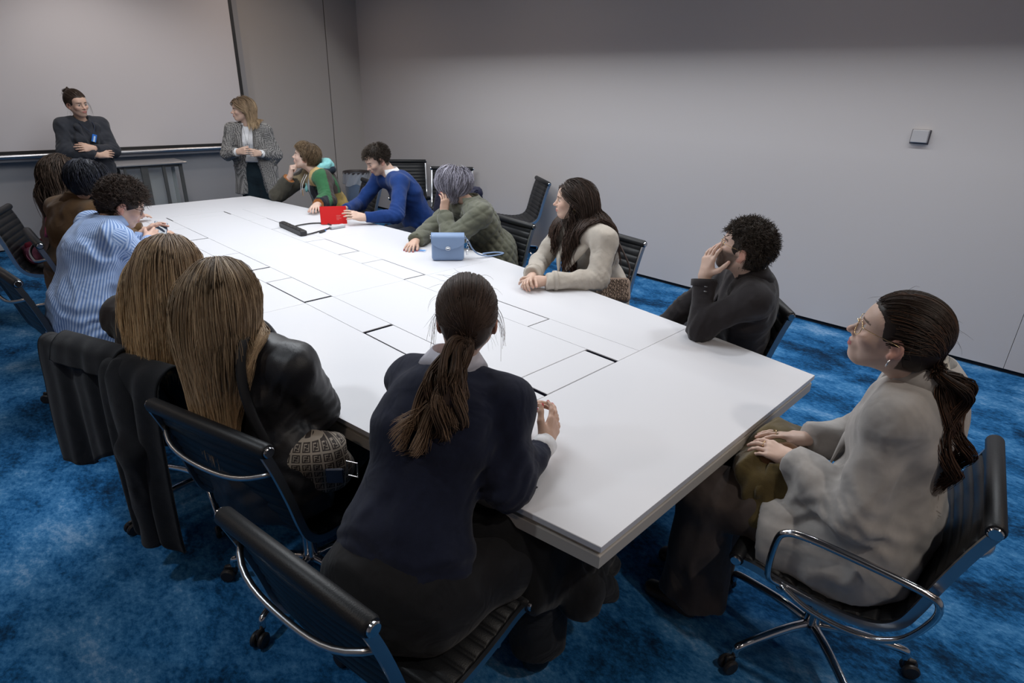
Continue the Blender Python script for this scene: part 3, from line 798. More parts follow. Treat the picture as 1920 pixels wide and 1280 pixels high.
def wrinkles(J, amp=.006, seed=0):
    """compression folds at elbows and waist, pull lines along the arms"""
    def f(P):
        P = np.asarray(P, float); out = np.zeros(len(P)); n1 = vn(P, (13, 13, 13), seed+2); n2 = vn(P, (6, 6, 4), seed+4)
        for S in 'LR':
            s, e, w_ = J['sh'+S], J['el'+S], J['wr'+S]; u = nrm(w_-s)
            w = np.exp(-((P-e)**2).sum(1)/.085**2); out += amp*w*np.sin((P-e)@u*2*PI/.034+2.6*n1)
            for a, b in ((s, e), (e, w_)):
                ax = nrm(b-a); v = nrm(np.cross(ax, (.3, .2, .9))); k = np.cross(ax, v); q = P-a; t = q@ax/np.linalg.norm(b-a); r = np.linalg.norm(q-np.outer(q@ax, ax), axis=1)
                g = np.clip(1-np.abs(t-.5)*1.6, 0, 1)*(r < .12); out += .9*amp*g*vn(np.stack([q@ax, q@v, q@k], 1)+.02*n1[:, None], (9, 30, 30), seed+7)
            arm_pit = s*.8+J['hip']*.2; w = np.exp(-((P-arm_pit)**2).sum(1)/.10**2); out += .8*amp*w*np.sin((P-arm_pit)@nrm(J['l']+A(0, 0, .7))*2*PI/.05+3*n1)
        ax = nrm(J['neck']-J['hip']); t = (P-J['hip'])@ax; w = np.exp(-((t-.08)/.09)**2); out += .5*amp*w*np.sin(t*2*PI/.06+9*n2+3*n1)
        return out
    return f
def solid(name, prims, J, m, parent, h=.010, keys=None, fold=None, neck=True, hem=None, subs=(), colf=None, pad=.2, lohi=None, cuts=(), adds=()):
    lo, hi = lohi if lohi else bounds(J, pad, keys); lo = np.maximum(lo, (-9, -9, .0)); G = Field(lo, hi, h)
    for p, k in prims: G.add(p, k)
    if fold: G.disp(fold)
    if fold and neck and fold.__name__ != 'quilt_fn': G.disp(wrinkles(J, J.get('wr_amp', .0065)))
    for p, k in adds: G.add(p, k)
    if neck: G.add(cone(J['neck']+A(0, 0, -.004)+J['f']*.012, J['neck']+(J['head']-J['neck'])*1.2, J.get('nkr', .058), .075), .004, 's')
    if hem is not None: G.cut(*hem)
    for c in cuts: G.cut(*c)
    for p, k in subs: G.add(p, k, 's')
    V, F = G.surf(); return mesh(name, V, F, m, parent, col=None if colf is None else colf(V))

TOPK = ('hip', 'neck', 'shL', 'shR', 'elL', 'elR', 'wrL', 'wrR'); LEGK = ('hip', 'hpL', 'hpR', 'knL', 'knR', 'ftL', 'ftR')
POSE = {'rest': dict(curl=(.25, .35, .25)), 'flat': dict(curl=(.06, .12, .08), thumb=(.45, .1)), 'fist': dict(curl=(1.25, 1.45, .8), thumb=(.35, .75), spread=.01),
        'grip': dict(curl=(.75, .75, .45), thumb=(.5, .8), spread=.03), 'cup': dict(curl=(.45, .5, .3), thumb=(.75, .45), spread=.03), 'clasp': dict(curl=(.35, .75, .5), thumb=(.4, .5), spread=.05)}
def body(J, root, sex='f', tone=(.56, .37, .28), hairc=(.05, .035, .025), beard=0, hands=None, h=.0045, lips=(.45, .16, .14), gaze=(1, 0, 0), nails=None, hh=.0045, nose=1.0, hs=1.0, hl=.056):
    """one skin mesh: head, neck, trunk, limbs, hands"""
    Hf = frame(J['look'], roll=J.get('roll', 0)); J['Hf'] = Hf; J['hs'] = hs
    nl = Hf.T@(J['neck']+J['f']*.012-A(0, 0, .02)-J['head'])
    parts = []
    V, F, C = head_geo(sex, nl, h, beard, tone, hairc, lips, nose, hl); parts.append((V*hs@Hf.T+J['head'], F, C))
    V, F, C = eyes_geo(gaze); parts.append((V*hs@Hf.T+J['head'], F, C))
    G = Field(*bounds(J, .16, TOPK+LEGK), .016)
    for p, k in torso(J, -.016, sex == 'f', .036): G.add(p, k)
    for S in 'LR':
        for p, k in arm(J, S, (.038, .030, .029, .020), cuff=.85): G.add(p, k)
    for p, k in legs(J, -.018): G.add(p, k)
    V, F = G.surf(); parts.append((V, F, np.tile(np.array(tone), (len(V), 1))))
    for S in 'LR':
        hd = (hands or {}).get(S)
        if not hd: continue
        d = nrm(hd[1]); n = np.array(hd[2], float); n = nrm(n-d*(n@d)); t = np.cross(n, d)*(1 if S == 'R' else -1)
        M = np.stack([d, t, n], 1); am = M.T@(J['el'+S]-J['wr'+S]); kw = dict(POSE[hd[0]]) if isinstance(hd[0], str) else dict(hd[0])
        V, F, C = hand_geo(arm=am, tone=tone, nails=nails, h=hh, **kw); sc = 1.0 if sex == 'm' else .93
        if np.linalg.det(M) < 0: F = F[:, ::-1]
        parts.append((V*sc@M.T+J['wr'+S], F, C))
    n = 0; Vs, Fs, Cs = [], [], []
    for V, F, C in parts: Vs.append(V); Fs.append(F+n); Cs.append(C); n += len(V)
    return mesh('body', np.concatenate(Vs), np.concatenate(Fs), M_skin, root, col=np.concatenate(Cs))

def scalp(N, seed, hl=.05, nape=-.075, front=.055, side=-.012):
    """random roots on the cranium behind the hair line, head frame"""
    rg = np.random.default_rng(seed); P = []
    while sum(map(len, P)) < N:
        d = rg.normal(size=(N*2, 3)); d /= np.linalg.norm(d, axis=1)[:, None]; p = d*A(.099, .078, .091)+A(-.015, 0, .034)
        x, y, z = p.T; lo = p[:, 2] < .0
        hair = np.where(x > .02, z > hl+(x-.02)*(front-hl)/.06-0.35*np.maximum(np.abs(y)-.045, 0), np.where(x > -.03, z > side-.0, z > nape))
        P.append(p[hair])
    return np.concatenate(P)[:N]
def cap(J, root, color, th=.012, nape=-.07, noise=(.006, 60), front=.060, back=0, m=None, h=.006, name='hair', sub=(), low=None, seed=1, wisp=0):
    """the mass of hair close to the skull"""
    G = Field((-.17, -.125, -.13), (.13, .125, .17), h)
    G.add(ell((-.015, 0, .036), (.100+th, .079+th, .092+th)), .01)
    G.add(ell((-.062-back, 0, -.01), (.045+th, .062+th*.6, .06+th)), .03)
    G.disp(lambda P: -noise[0]*vn(P, (noise[1],)*3, seed)-noise[0]*.5*vn(P, (noise[1]*2,)*3, seed+3), .04)
    fr = front; G.add(rbox((.118, 0, fr-.15), (.085, .064, .15), None, .030), .015, 's')
    for s in (-1, 1): G.add(ell((-.004, s*.095, -.028), (.034, .040, .044)), .012, 's')
    G.cut(A(-.05, 0, nape), A(.75, 0, -1.))
    V, F = G.surf(); c = np.array(color)*(1+.18*vn(V, (90, 90, 90), seed))[:, None]
    Hf = J['Hf']; return V*J['hs']@Hf.T+J['head'], F, np.clip(c, 0, 1)
def head_col(J, grow_=0):
    Hf, H = J['Hf'], J['head']; g = lambda *p: H+Hf@A(*p)
    return [(g(-.015, 0, .034), g(-.015, 0, .035), .091, .091), (g(-.045, 0, .03), g(.015, 0, .04), .083, .083), (g(.02, 0, -.03), g(.03, 0, -.05), .058, .052)]
def hair_obj(root, parts, m=None, name='hair'):
    n = 0; Vs, Fs, Cs = [], [], []
    for V, F, C in parts: Vs.append(V); Fs.append(F+n); Cs.append(C); n += len(V)
    return mesh(name, np.concatenate(Vs), np.concatenate(Fs), m or M_hair, root, col=np.concatenate(Cs))
def tone_strands(N, S, root_c, tip_c, seed, var=.35, pw=1.5, streak=None):
    rg = np.random.default_rng(seed); t = np.linspace(0, 1, S+1)[None, :, None]**pw; v = (1+var*rg.normal(size=(N, 1, 1)))
    c = (np.array(root_c)*(1-t)+np.array(tip_c)*t)*np.clip(v, .35, 2)
    if streak is not None: k = (rg.random(N) < streak[0]); c[k] = c[k]*.4+.6*np.array(streak[1])
    return np.clip(c, 0, 1)
def combed(J, N, seed, L, S=14, center=(.03, 0, .125), grav=.25, lay=(.004, .018), r=.0016, rc=(.05, .03, .02), tc=None, col=(), wave=0, wf=18, curl=.0, stiff=1., var=.3, pull=None, streak=None, sc=None, jit=.15, pw=1.5, n=3, gather=None, lift=0., face=True, hug=0.):
    """strands combed away from a crown point over the skull, then falling"""
    rg = np.random.default_rng(seed); P = scalp(N, seed, **(sc or {})); c = A(*center); d = P-c; nn = (P-A(-.015, 0, .034)); nn /= np.linalg.norm(nn, axis=1)[:, None]
    d -= nn*(d*nn).sum(1)[:, None]; d /= np.linalg.norm(d, axis=1)[:, None]+1e-6; d = d+jit*rg.normal(size=d.shape)+nn*lift; d /= np.linalg.norm(d, axis=1)[:, None]
    Hf = J['Hf']; W = P*J['hs']@Hf.T+J['head']; D = d@Hf.T; ll = L*(1+.06*rg.normal(size=N)) if np.isscalar(L) else L(P, rg)
    def pl(p, t):
        q = (p-J['head'])@Hf/J['hs']; m = ((q[:, 0] > .0) & (q[:, 2] < .085))[:, None]
        v = np.zeros_like(q); v[:, 0] = -.45*face; v[:, 1] = np.sign(q[:, 1])*.35*face*(q[:, 0] > .03); v = v@Hf.T*m
        if hug: w = p-J['head']; v = v-hug*w/(np.linalg.norm(w, axis=1)[:, None]+1e-6)
        return v+(pull(p, t) if pull is not None else 0)
    pts = grow(W, D, ll, S, grav, stiff, head_col(J)+list(col), rg.uniform(*lay, N), wave, wf, seed, pl if (face or hug) else pull, curl, gather)
    q = (pts-J['head'])@Hf/J['hs']; bad = ((q[..., 0] > .045) & (np.abs(q[..., 1]) < .068) & (q[..., 2] < .055) & (q[..., 2] > -.16)).any(1)
    if face: pts = pts[~bad]; ll = ll[~bad] if hasattr(ll, '__len__') else ll; N = len(pts)
    rad = r*np.sqrt(np.clip(1.02-np.linspace(0, 1, S+1)**3, .05, 1))*rg.uniform(.7, 1.3, (N, 1))
    return tubes(pts, rad, tone_strands(N, S, rc, tc if tc is not None else rc, seed, var, pw, streak), n)
def tufts(J, N, seed, L=.035, r=.003, amp=.008, turns=1.5, color=(.04, .03, .02), out=.5, S=9, sc=None, var=.35, lay=.01, grav=.1, fwd=0.):
    """short curly locks standing off the skull"""
    rg = np.random.default_rng(seed); P = scalp(N, seed, **(sc or {})); nn = (P-A(-.015, 0, .034)); nn /= np.linalg.norm(nn, axis=1)[:, None]
    tg = rg.normal(size=P.shape); tg -= nn*(tg*nn).sum(1)[:, None]; tg /= np.linalg.norm(tg, axis=1)[:, None]; tg = tg+A(fwd, 0, -grav)
    v = np.cross(nn, tg); v /= np.linalg.norm(v, axis=1)[:, None]; t = np.linspace(0, 1, S+1)[None, :, None]; l = (L*rg.uniform(.6, 1.4, N))[:, None, None]
    ph = rg.random(N)[:, None, None]*6.28; a = ph+t*turns*2*PI
    pts = P[:, None]+nn[:, None]*(l*t*out+lay*t)+tg[:, None]*(l*t*(1-out*.5))+amp*np.minimum(t*3, 1)*(np.cos(a)*tg[:, None]+np.sin(a)*v[:, None]*.6+np.sin(a)*nn[:, None]*.6)
    pts = pts*J['hs']@J['Hf'].T+J['head']
    rad = r*np.sqrt(np.clip(1.03-np.linspace(0, 1, S+1)**2.5, .04, 1)); return tubes(pts, rad, tone_strands(N, S, color, color, seed, var), 4)
def world_pts(J, P): return np.array(P, float)*J['hs']@J['Hf'].T+J['head']
def glasses(J, root, color_m, r=.0011, size=.022, square=False, name='glasses', temple=None):
    b = MB(); a = np.arange(24)/24*2*PI; pw = .6 if square else 1
    for s in (-1, 1):
        ex = np.sign(np.cos(a))*np.abs(np.cos(a))**pw*size*1.08; ez = np.sign(np.sin(a))*np.abs(np.sin(a))**pw*size*.92
        P = np.c_[.100-.012*np.clip((s*ex+size)/(2*size), 0, 1)**2, s*.033+ex, -.003+ez]; b.tube(world_pts(J, P), r, 6, closed=True)
        tp = [(.090, s*(.033+size*1.05), .006), (.06, s*.073, .006), (.01, s*.083, .004), (-.018, s*.084, -.002), (-.030, s*.082, -.018)]
        b.tube(world_pts(J, spline(tp, 4)), r*.9, 6)
    b.tube(world_pts(J, spline([(.100, -.012, .004), (.106, 0, .008), (.100, .012, .004)], 4)), r, 6)
    g = b.build(name, color_m, root, smooth=True)
    lz = MB()
    for s in (-1, 1):
        lz.add(world_pts(J, [(.098, s*.033, -.003)]+[(.099-.012*np.clip((s*math.cos(t)+1)/2, 0, 1)**2, s*.033+math.cos(t)*size, -.003+math.sin(t)*size*.86) for t in a]), [[0, 1+k, 1+(k+1) % 24, 1+(k+1) % 24] for k in range(24)])
    lz.build('lens', M_lens, g)
    return g
M_lens = mat('spectacle_lens', (.9, .92, .95), .03, alpha=.10, spec=.6)
M_gold = mat('gold_wire', (.75, .55, .30), .25, 1)
M_tort = mat('tortoise_frame', (.07, .02, .012), .25)
M_silver = mat('silver', (.75, .75, .76), .2, 1)
def collar(name, J, m, root, r=.062, h0=-.012, h1=.035, open_=.5, thick=.004, flare=.012, fwdtilt=.02, spread=.5):
    """standing collar folded over, open at the front"""
    n = J['neck']+J['f']*.010; f, l = J['f'], J['l']; up = nrm(nrm(J['head']-J['neck'])+A(0, 0, 1.0)); N = 28; V = []; 
    for i, t in enumerate(np.linspace(-PI+open_, PI-open_, N)):
        d = -f*math.cos(t)*1.0+l*math.sin(t); fr = abs(t)/PI
        base = n+d*(r)+up*h0-up*.03*fr**2; top = n+d*(r-.004+.006*fr)+up*(h1-.03*fr**2); fold_ = n+d*(r+flare+.012*fr)+up*(h1*.25-.055*fr**2*spread-.012)
        V += [base, top, top+d*.003+up*.002, fold_, fold_-d*thick*.8, base-d*thick]
    F = []
    for i in range(N-1):
        for k in range(6): l2 = (k+1) % 6; F.append([i*6+k, i*6+l2, (i+1)*6+l2, (i+1)*6+k])
    return MB().add(np.array(V), F).build(name, m, root, smooth=True)
def lapels(J, m, root, w=.04, deep=.34, name='lapel', off=.180):
    lb = MB(); n, l, f = J['neck'], J['l'], J['f']
    for s in (1, -1):
        q = [n+l*s*.060-f*.02+A(0, 0, .025), n+l*s*.070+f*.04+A(0, 0, .0), n+l*s*.055+f*(off-.075)+A(0, 0, -.08), n+l*s*.030+f*(off-.018)+A(0, 0, -.20), n+l*s*.008+f*off+A(0, 0, -deep)]
        o = [n+l*s*(.080+w*.5)-f*.03-A(0, 0, .010), n+l*s*(.090+w)+f*.02-A(0, 0, .035), n+l*s*(.090+w)+f*(off-.085)-A(0, 0, .12), n+l*s*(.055+w*.8)+f*(off-.030)-A(0, 0, .21), n+l*s*.02+f*off-A(0, 0, deep)]
        a = spline(q, 5); b_ = spline(o, 5); V = []; nn = nrm(l*s*.5+A(0, 0, .45)+f*.6)
        for i in range(len(a)): V += [a[i]+nn*.004, (a[i]+b_[i])/2+nn*.018, b_[i]+nn*.014, b_[i]+nn*.006, (a[i]+b_[i])/2]
        F = [[i*5+k, i*5+(k+1) % 5, (i+1)*5+(k+1) % 5, (i+1)*5+k] for i in range(len(a)-1) for k in range(5)]
        lb.add(V, [q_[::-1] for q_ in F] if s < 0 else F)
    return lb.build(name, m, root, smooth=True)
def ring(name, c, ax, r, th, ln, m, root, asp=1):
    """cuff"""
    b = MB(); ax = nrm(ax); c = np.array(c); b.tube([c-ax*ln/2, c-ax*ln/2+ax*.001, c+ax*ln/2-ax*.001, c+ax*ln/2, c+ax*ln/2-ax*.004, c], [r*.97, r, r, r*.96, r*.85, r*.82], 18)
    return b.build(name, m, root, smooth=True)
def shoes(J, root, m, sole=None):
    for S in 'LR':
        f = J['ft'+S].copy(); f[2] = 0; d = J['f']; G = Field(f+A(-.2, -.2, 0), f+A(.25, .25, .14), .008)
        G.add(ell(f+d*.0+A(0, 0, .05), (.045, .04, .05), np.stack([d, J['l'], A(0, 0, 1)], 1)), .03); G.add(cone(f+A(0, 0, .034), f+d*.15+A(0, 0, .024), .036, .028, J['l'], 1.25), .03); G.cut((0, 0, .006), (0, 0, -1.))
        V, F = G.surf(); mesh('shoe', V, F, m, root)
def person(label, J, base=None):
    c = J['hip']; return thing('person', label, 'person', (0, 0, 0))
# ------------------------------------------------------------------ poses: joints in metres, az = compass direction the trunk faces
PO = {
 'navy': dict(az=64, hip=A(.70, 1.07, .54), neck=A(.985, 1.19, 1.075), head=A(1.025, 1.165, 1.21), look=azdir(44, -4), shL=A(.945, 1.315, .995), shR=A(1.075, 1.045, .975), elR=A(.985, .945, .785), wrR=A(1.205, 1.01, .80), elL=A(.99, 1.41, .79), wrL=A(1.235, 1.20, .81), knL=A(1.12, 1.22, .53), knR=A(1.10, .92, .53), bend=-.02),
 'coat': dict(az=-6, hip=A(1.85, .24, .55), neck=A(1.93, .21, 1.06), head=A(1.822, .305, 1.205), look=azdir(-12, 12), roll=0, shL=A(1.77, .235, 1.0), shR=A(2.10, .27, 1.0), elL=A(1.66, .25, .72), wrL=A(1.795, .475, .735), elR=A(2.10, .36, .735), wrR=A(1.95, .50, .735), knL=A(1.72, .70, .52), knR=A(1.95, .74, .52), ftL=A(1.70, .68, .07), ftR=A(1.90, .74, .07)),
 'beard': dict(az=-38, hip=A(2.86, 1.17, .54), neck=A(2.73, 1.08, 1.02), head=A(2.655, 1.12, 1.155), look=azdir(-20, 14), shL=A(2.585, 1.00, .96), shR=A(2.87, 1.22, .97), elL=A(2.49, 1.185, .79), wrL=A(2.55, 1.235, 1.02), elR=A(2.84, 1.45, .74), wrR=A(2.70, 1.52, .60), knL=A(2.72, 1.50, .53), knR=A(2.98, 1.62, .54), sw=.18),
 'trench': dict(az=-72, hip=A(3.10, 2.20, .54), neck=A(2.92, 2.20, 1.055), head=A(2.85, 2.285, 1.19), look=azdir(-44, 0), shL=A(2.83, 2.02, 1.0), shR=A(2.92, 2.38, 1.0), elL=A(2.74, 1.97, .79), wrL=A(2.475, 2.165, .79), elR=A(2.78, 2.46, .79), wrR=A(2.46, 2.24, .80)),
 'quilt': dict(az=-70, hip=A(3.13, 3.24, .54), neck=A(2.94, 3.28, 1.03), head=A(2.84, 3.38, 1.14), look=azdir(-34, -12), shL=A(2.85, 3.10, .98), shR=A(2.95, 3.47, .98), elL=A(2.66, 3.20, .79), wrL=A(2.73, 3.35, .975), elR=A(2.74, 3.55, .79), wrR=A(2.50, 3.40, .78)),
 'blue': dict(az=-80, hip=A(3.36, 4.46, .54), neck=A(3.12, 4.52, 1.08), head=A(3.00, 4.58, 1.20), look=azdir(-78, -30), shL=A(3.06, 4.34, 1.03), shR=A(3.12, 4.72, 1.03), elL=A(2.87, 4.14, .80), wrL=A(2.63, 4.26, .80), elR=A(2.92, 4.78, .80), wrR=A(2.66, 4.60, .81), sw=.19, bend=-.03),
 'boy': dict(az=-72, hip=A(3.08, 5.55, .54), neck=A(2.92, 5.47, 1.02), head=A(2.82, 5.50, 1.15), look=azdir(-52, 12), shL=A(2.86, 5.28, .97), shR=A(2.93, 5.66, .97), elR=A(2.60, 5.70, .79), wrR=A(2.68, 5.56, .98), elL=A(2.80, 5.12, .80), wrL=A(2.60, 4.96, .80)),
 'leather': dict(az=66, hip=A(.66, 1.74, .54), neck=A(0.66, 1.82, 1.045), head=A(0.625, 1.84, 1.185), look=azdir(20, -4), shR=A(0.735, 1.645, 0.985), shL=A(0.58, 1.98, 0.995), elR=A(.82, 1.69, .79), wrR=A(.90, 1.84, .66), elL=A(.76, 2.12, .80), wrL=A(.90, 1.95, .63)),
 'brownhair': dict(az=62, hip=A(.56, 2.44, .54), neck=A(0.58, 2.38, 1.03), head=A(0.63, 2.32, 1.165), look=azdir(22, -8), shL=A(0.5, 2.54, 0.96), shR=A(0.64, 2.2, 0.96), elL=A(.66, 2.70, .80), wrL=A(.84, 2.56, .64), elR=A(.76, 2.20, .79), wrR=A(.86, 2.40, .64)),
 'stripe': dict(az=80, hip=A(.56, 3.78, .54), neck=A(0.77, 3.86, 1.055), head=A(0.875, 3.87, 1.15), look=azdir(100, -26), shL=A(.74, 4.05, 1.02), shR=A(.77, 3.68, 1.01), elL=A(.98, 4.18, .79), wrL=A(1.02, 4.20, .90), elR=A(.96, 3.74, .80), wrR=A(1.01, 4.06, .895), sw=.19, bend=-.04),
 'brown': dict(az=66, hip=A(0.72, 4.66, 0.54), neck=A(0.81, 4.68, 1.06), head=A(0.89, 4.62, 1.175), look=azdir(50, -16), shL=A(0.74, 4.84, 1.0), shR=A(0.86, 4.5, 1.0), elR=A(1.02, 4.40, .80), wrR=A(1.19, 4.60, .80), elL=A(.95, 4.98, .79), wrL=A(1.2, 4.85, .79)),
 'girl': dict(az=74, hip=A(.84, 5.56, .54), neck=A(.86, 5.50, 1.02), head=A(.90, 5.44, 1.15), look=azdir(58, -4), shL=A(.82, 5.66, .96), shR=A(.88, 5.34, .96), elR=A(1.06, 5.26, .79), wrR=A(1.27, 5.38, .79), elL=A(1.02, 5.78, .80), wrL=A(1.26, 5.66, .79)),
 'speaker': dict(az=168, stand=1, hip=A(1.46, 7.33, .92), neck=A(1.47, 7.35, 1.40), head=A(1.455, 7.28, 1.545), look=azdir(160, -6), roll=.08, elL=A(1.66, 7.24, 1.11), elR=A(1.255, 7.22, 1.12), wrL=A(1.47, 7.11, 1.15), wrR=A(1.50, 7.10, 1.09), ftL=A(1.56, 7.33, .07), ftR=A(1.36, 7.33, .07)),
 'blazer': dict(az=212, stand=1, hip=A(2.90, 6.82, .90), neck=A(2.87, 6.82, 1.36), head=A(2.82, 6.79, 1.505), look=azdir(-76, 0), elL=A(3.09, 6.70, 1.05), elR=A(2.63, 6.88, 1.06), wrL=A(2.86, 6.58, 1.08), wrR=A(2.66, 6.66, 1.10)),
}
# ------------------------------------------------------------------ people
def settle(root, loc):
    loc = Vector(loc)
    for ch in root.children: ch.matrix_parent_inverse = Matrix.Translation(-loc)
    root.location = loc
def cloth(name, c, rough=.85, **kw):
    kw.setdefault('bump', (700, .25)); kw.setdefault('spec', .2); kw.setdefault('sheen', .12); kw.setdefault('noise', (26, .10)); kw.setdefault('fold', (9, .45))
    return mat(name, c, rough, **kw)
LT, LS, LP = (.60, .41, .32), (.62, .44, .36), (.58, .38, .29)
M_white = cloth('white_cotton', (.72, .72, .74), fold=(14, .3))
M_blackcloth = cloth('black_wool', (.012, .012, .014))
def torso_cols(J): # colliders for hair
    n, h = J['neck'], J['hip']; m = (J['shL']+J['shR'])/2
    c = [(n-A(0, 0, .06), h, .135, .125), (J['shL']*.8+m*.2, J['shR']*.8+m*.2, .088, .088), (J['head']*.5+n*.5, n, .055, .062)]
    for s in (-1, 1): c.append((n+s*.06*J['l']-A(0, 0, .08), h+s*.05*J['l'], .125, .12))
    return c
def blanket(name, m, parent, pts, rad, h=.010, fold=None, k=.04, cut=None, subs=(), prims=()):
    P = np.array(pts, float); R = np.broadcast_to(rad, (len(P),)); G = Field(P.min(0)-R.max()-.06, P.max(0)+R.max()+.06, h)
    for i in range(len(P)-1): G.add(cone(P[i], P[i+1], R[i], R[i+1]), k)
    for p, kk in prims: G.add(p, kk)
    if fold: G.disp(fold, .05)
    for p, kk in subs: G.add(p, kk, 's')
    if cut: G.cut(*cut)
    V, F = G.surf(); return mesh(name, V, F, m, parent)

# 1 -------- woman in navy sweater, seen from behind, nearest the camera
J = unit_pose(PO['navy'])
p = person('woman in a navy sweater with a wavy brown ponytail, seen from behind', J)
tone = LP
body(J, p, 'f', tone, hands={'R': (dict(curl=(.20, .30, .3), thumb=(.9, .1), spread=.14), nrm(A(.80, .30, .38)), A(.40, -.75, .35)), 'L': (dict(curl=(.30, .35, .2), thumb=(.7, .1), spread=.12), nrm(A(.62, -.50, .42)), A(-.1, .5, .8))}, nails=(.45, .02, .03), hs=.96)
M_navy = cloth('navy_knit', (.010, .013, .030), .95, bump=(900, .5), noise=(40, .12), fold=(8, .6))
hipz = J['hip']
solid('sweater', torso(J, .024)+[(c, .055) for S in 'LR' for c, k in arm(J, S, (.052, .047, .046, .035), .008, .90)]+[(cone(hipz+A(-.01, 0, -.02), hipz+A(.03, .01, .14), .142, .125, J['l'], 1.30), .05)], J, M_navy, p, .010, TOPK, folds(.010, (9, 9, 6), 1), hem=(hipz+A(0, 0, .015), A(-.15, 0, -1)))
collar('shirt_collar', J, cloth('pale_grey_shirt', (.50, .49, .55)), p, .064, h1=.050, open_=.35, flare=.032)
d = J['wrR']-J['elR']; ring('shirt_cuff', J['wrR']-nrm(d)*.018, d, .038, 0, .045, M_white, p)
solid('trousers', [(cone(hipz+A(-.02, 0, .06), hipz+A(-.0, 0, -.02), .135, .150, J['l'], 1.30), .05), (cone(hipz, hipz+J['f']*.30+A(0, 0, -.01), .135, .10, J['l'], 1.45), .06)]+legs(J, .022, (.095, .075, .072, .07)), J, M_blackcloth, p, .011, LEGK, folds(.012, (8, 8, 5), 4), neck=False, pad=.28)
shoes(J, p, mat('black_shoe', (.01, .01, .01), .4))
# ponytail: combed cap + tail
J['hs'] = .96
tie_l = A(-.108, -.006, -.030)
def pony_hair(J, p, rc, tc, seed, N, tie, tail, tailr, length, r=.0015, wave=.5, S=22, capc=None, tN=900, hl=.05, wf=16, frizz=60, curl=.0, tipspread=1.0, streak=None, wisps=.35, bun=None):
    Hf, hs = J['Hf'], J['hs']; parts = [cap(J, p, capc or rc, .0045, nape=-.085, noise=(.0015, 40), front=hl-.004)]
    rg = np.random.default_rng(seed); P = scalp(N, seed, hl=hl, nape=-.09, front=hl+.02); T = A(*tie); K = 14; pts = [P]
    c0 = A(-.015, 0, .034); rad = A(.106, .0845, .0985)*rg.uniform(.985, 1.05, (N, 1)); d0 = (P-c0)/A(.099, .078, .091)
    tv = (T-c0)/rad.mean(0)
    dT = tv/np.linalg.norm(tv)
    out = []
    for i in range(K+1):
        t = (i/K); cc = d0*A(.55, 1.0, .8)+A(-.75, 0, .30); cc /= np.linalg.norm(cc, axis=1)[:, None]; d = (1-t)**2*d0+2*t*(1-t)*cc+t*t*dT; d /= np.linalg.norm(d, axis=1)[:, None]
        q = c0+d*rad*(1+.010*math.sin(PI*t)); w = max(0, (t-.8)/.2); q = q*(1-w)+(T+.010*rg.normal(size=(N, 3)))*w; out.append(q)
    pts = np.stack(out, 1); W = pts*hs@Hf.T+J['head']
    parts.append(tubes(W, np.full(K+1, r*.85), tone_strands(N, K, rc, np.array(rc)*1.15, seed, .22, streak=streak)))
    tp = spline(tail, 8); s = np.linspace(0, 1, len(tp)); M = tN; u = rg.normal(size=(M, 1, 3)); u = u/np.linalg.norm(u, axis=2, keepdims=True)*rg.random((M, 1, 1))**.5
    lk = rg.integers(0, 26, M); ph = rg.random(26)[lk][:, None]*6.28; cl = rg.normal(size=(26, 3))[lk][:, None, :]*.45
    L = rg.uniform(.72, 1.0, M)[:, None]; tt = np.linspace(0, 1, S+1)[None]*L; C = np.stack([np.interp(tt, s, tp[:, k]) for k in range(3)], -1)
    rr = np.interp(tt, np.linspace(0, 1, len(tailr)), tailr)[..., None]
    off = (u*.42+cl)*rr+wave*.026*np.minimum(tt*2.2, 1)[..., None]*np.stack([np.cos(ph+tt*wf), np.sin(ph+tt*wf), .5*np.sin(ph*2+tt*wf)], -1)
    tipf = np.clip((np.linspace(0, 1, S+1)[None]-.85)/.15, 0, 1)[..., None]; off = off+tipf*.02*tipspread*cl
    Q = C+off; cs = tone_strands(M, S, rc, tc, seed+1, .25, 1.2, streak)
    parts.append(tubes(Q, r*.80*np.sqrt(np.clip(1.03-np.linspace(0, 1, S+1)**4, .03, 1))*np.ones((M, 1)), cs))
    core = Field(tp.min(0)-.07, tp.max(0)+.07, .007); rs = np.interp(np.linspace(0, 1, len(tp)), np.linspace(0, 1, len(tailr)), tailr)*.72
    for i in range(0, len(tp)-3, 2): core.add(cone(tp[i], tp[min(i+2, len(tp)-1)], rs[i], rs[min(i+2, len(tp)-1)]), .01)
    core.disp(lambda P: -.006*vn(P, (60, 60, 22), 3)); Vc, Fc = core.surf(); parts.append((Vc, Fc, np.tile(np.array(rc)*.9, (len(Vc), 1))))
    if frizz:
        parts.append(combed(J, frizz, seed+5, .05, 8, center=(.05, 0, .12), grav=.10, lay=(.006, .014), r=.00035, rc=rc, curl=.15, sc=dict(hl=hl)))
        # loose strands by the ears
        for s_ in (-1, 1):
            n = int(frizz*wisps); P = A(.025, s_*.074, .02)+rg.normal(size=(n, 3))*.008; W = P*hs@Hf.T+J['head']; D = np.tile(Hf@A(.2, s_*.6, -.6), (n, 1))
            parts.append(tubes(grow(W, D, rg.uniform(.08, .15, n), 10, .30, col=head_col(J), lay=np.full(n, .012), curl=.06, seed=seed+7), np.full(11, .00045), tone_strands(n, 10, rc, tc, 3)))
    hair_obj(p, parts)
    b = MB(); c = W0 = (T*hs)@Hf.T+J['head']; ax = nrm(tp[1]-tp[0]); b.tube([c-ax*.008, c-ax*.006, c+ax*.006, c+ax*.008], [.014, .017, .017, .014], 14); b.build('hair_tie', M_tie, p, smooth=True)
M_tie = mat('hair_tie', (.03, .02, .02), .6)
H0 = J['head']; Hf = frame(J['look']); T0w = (tie_l*.96)@Hf.T+H0
back = -A(J['f'][0], J['f'][1], 0)
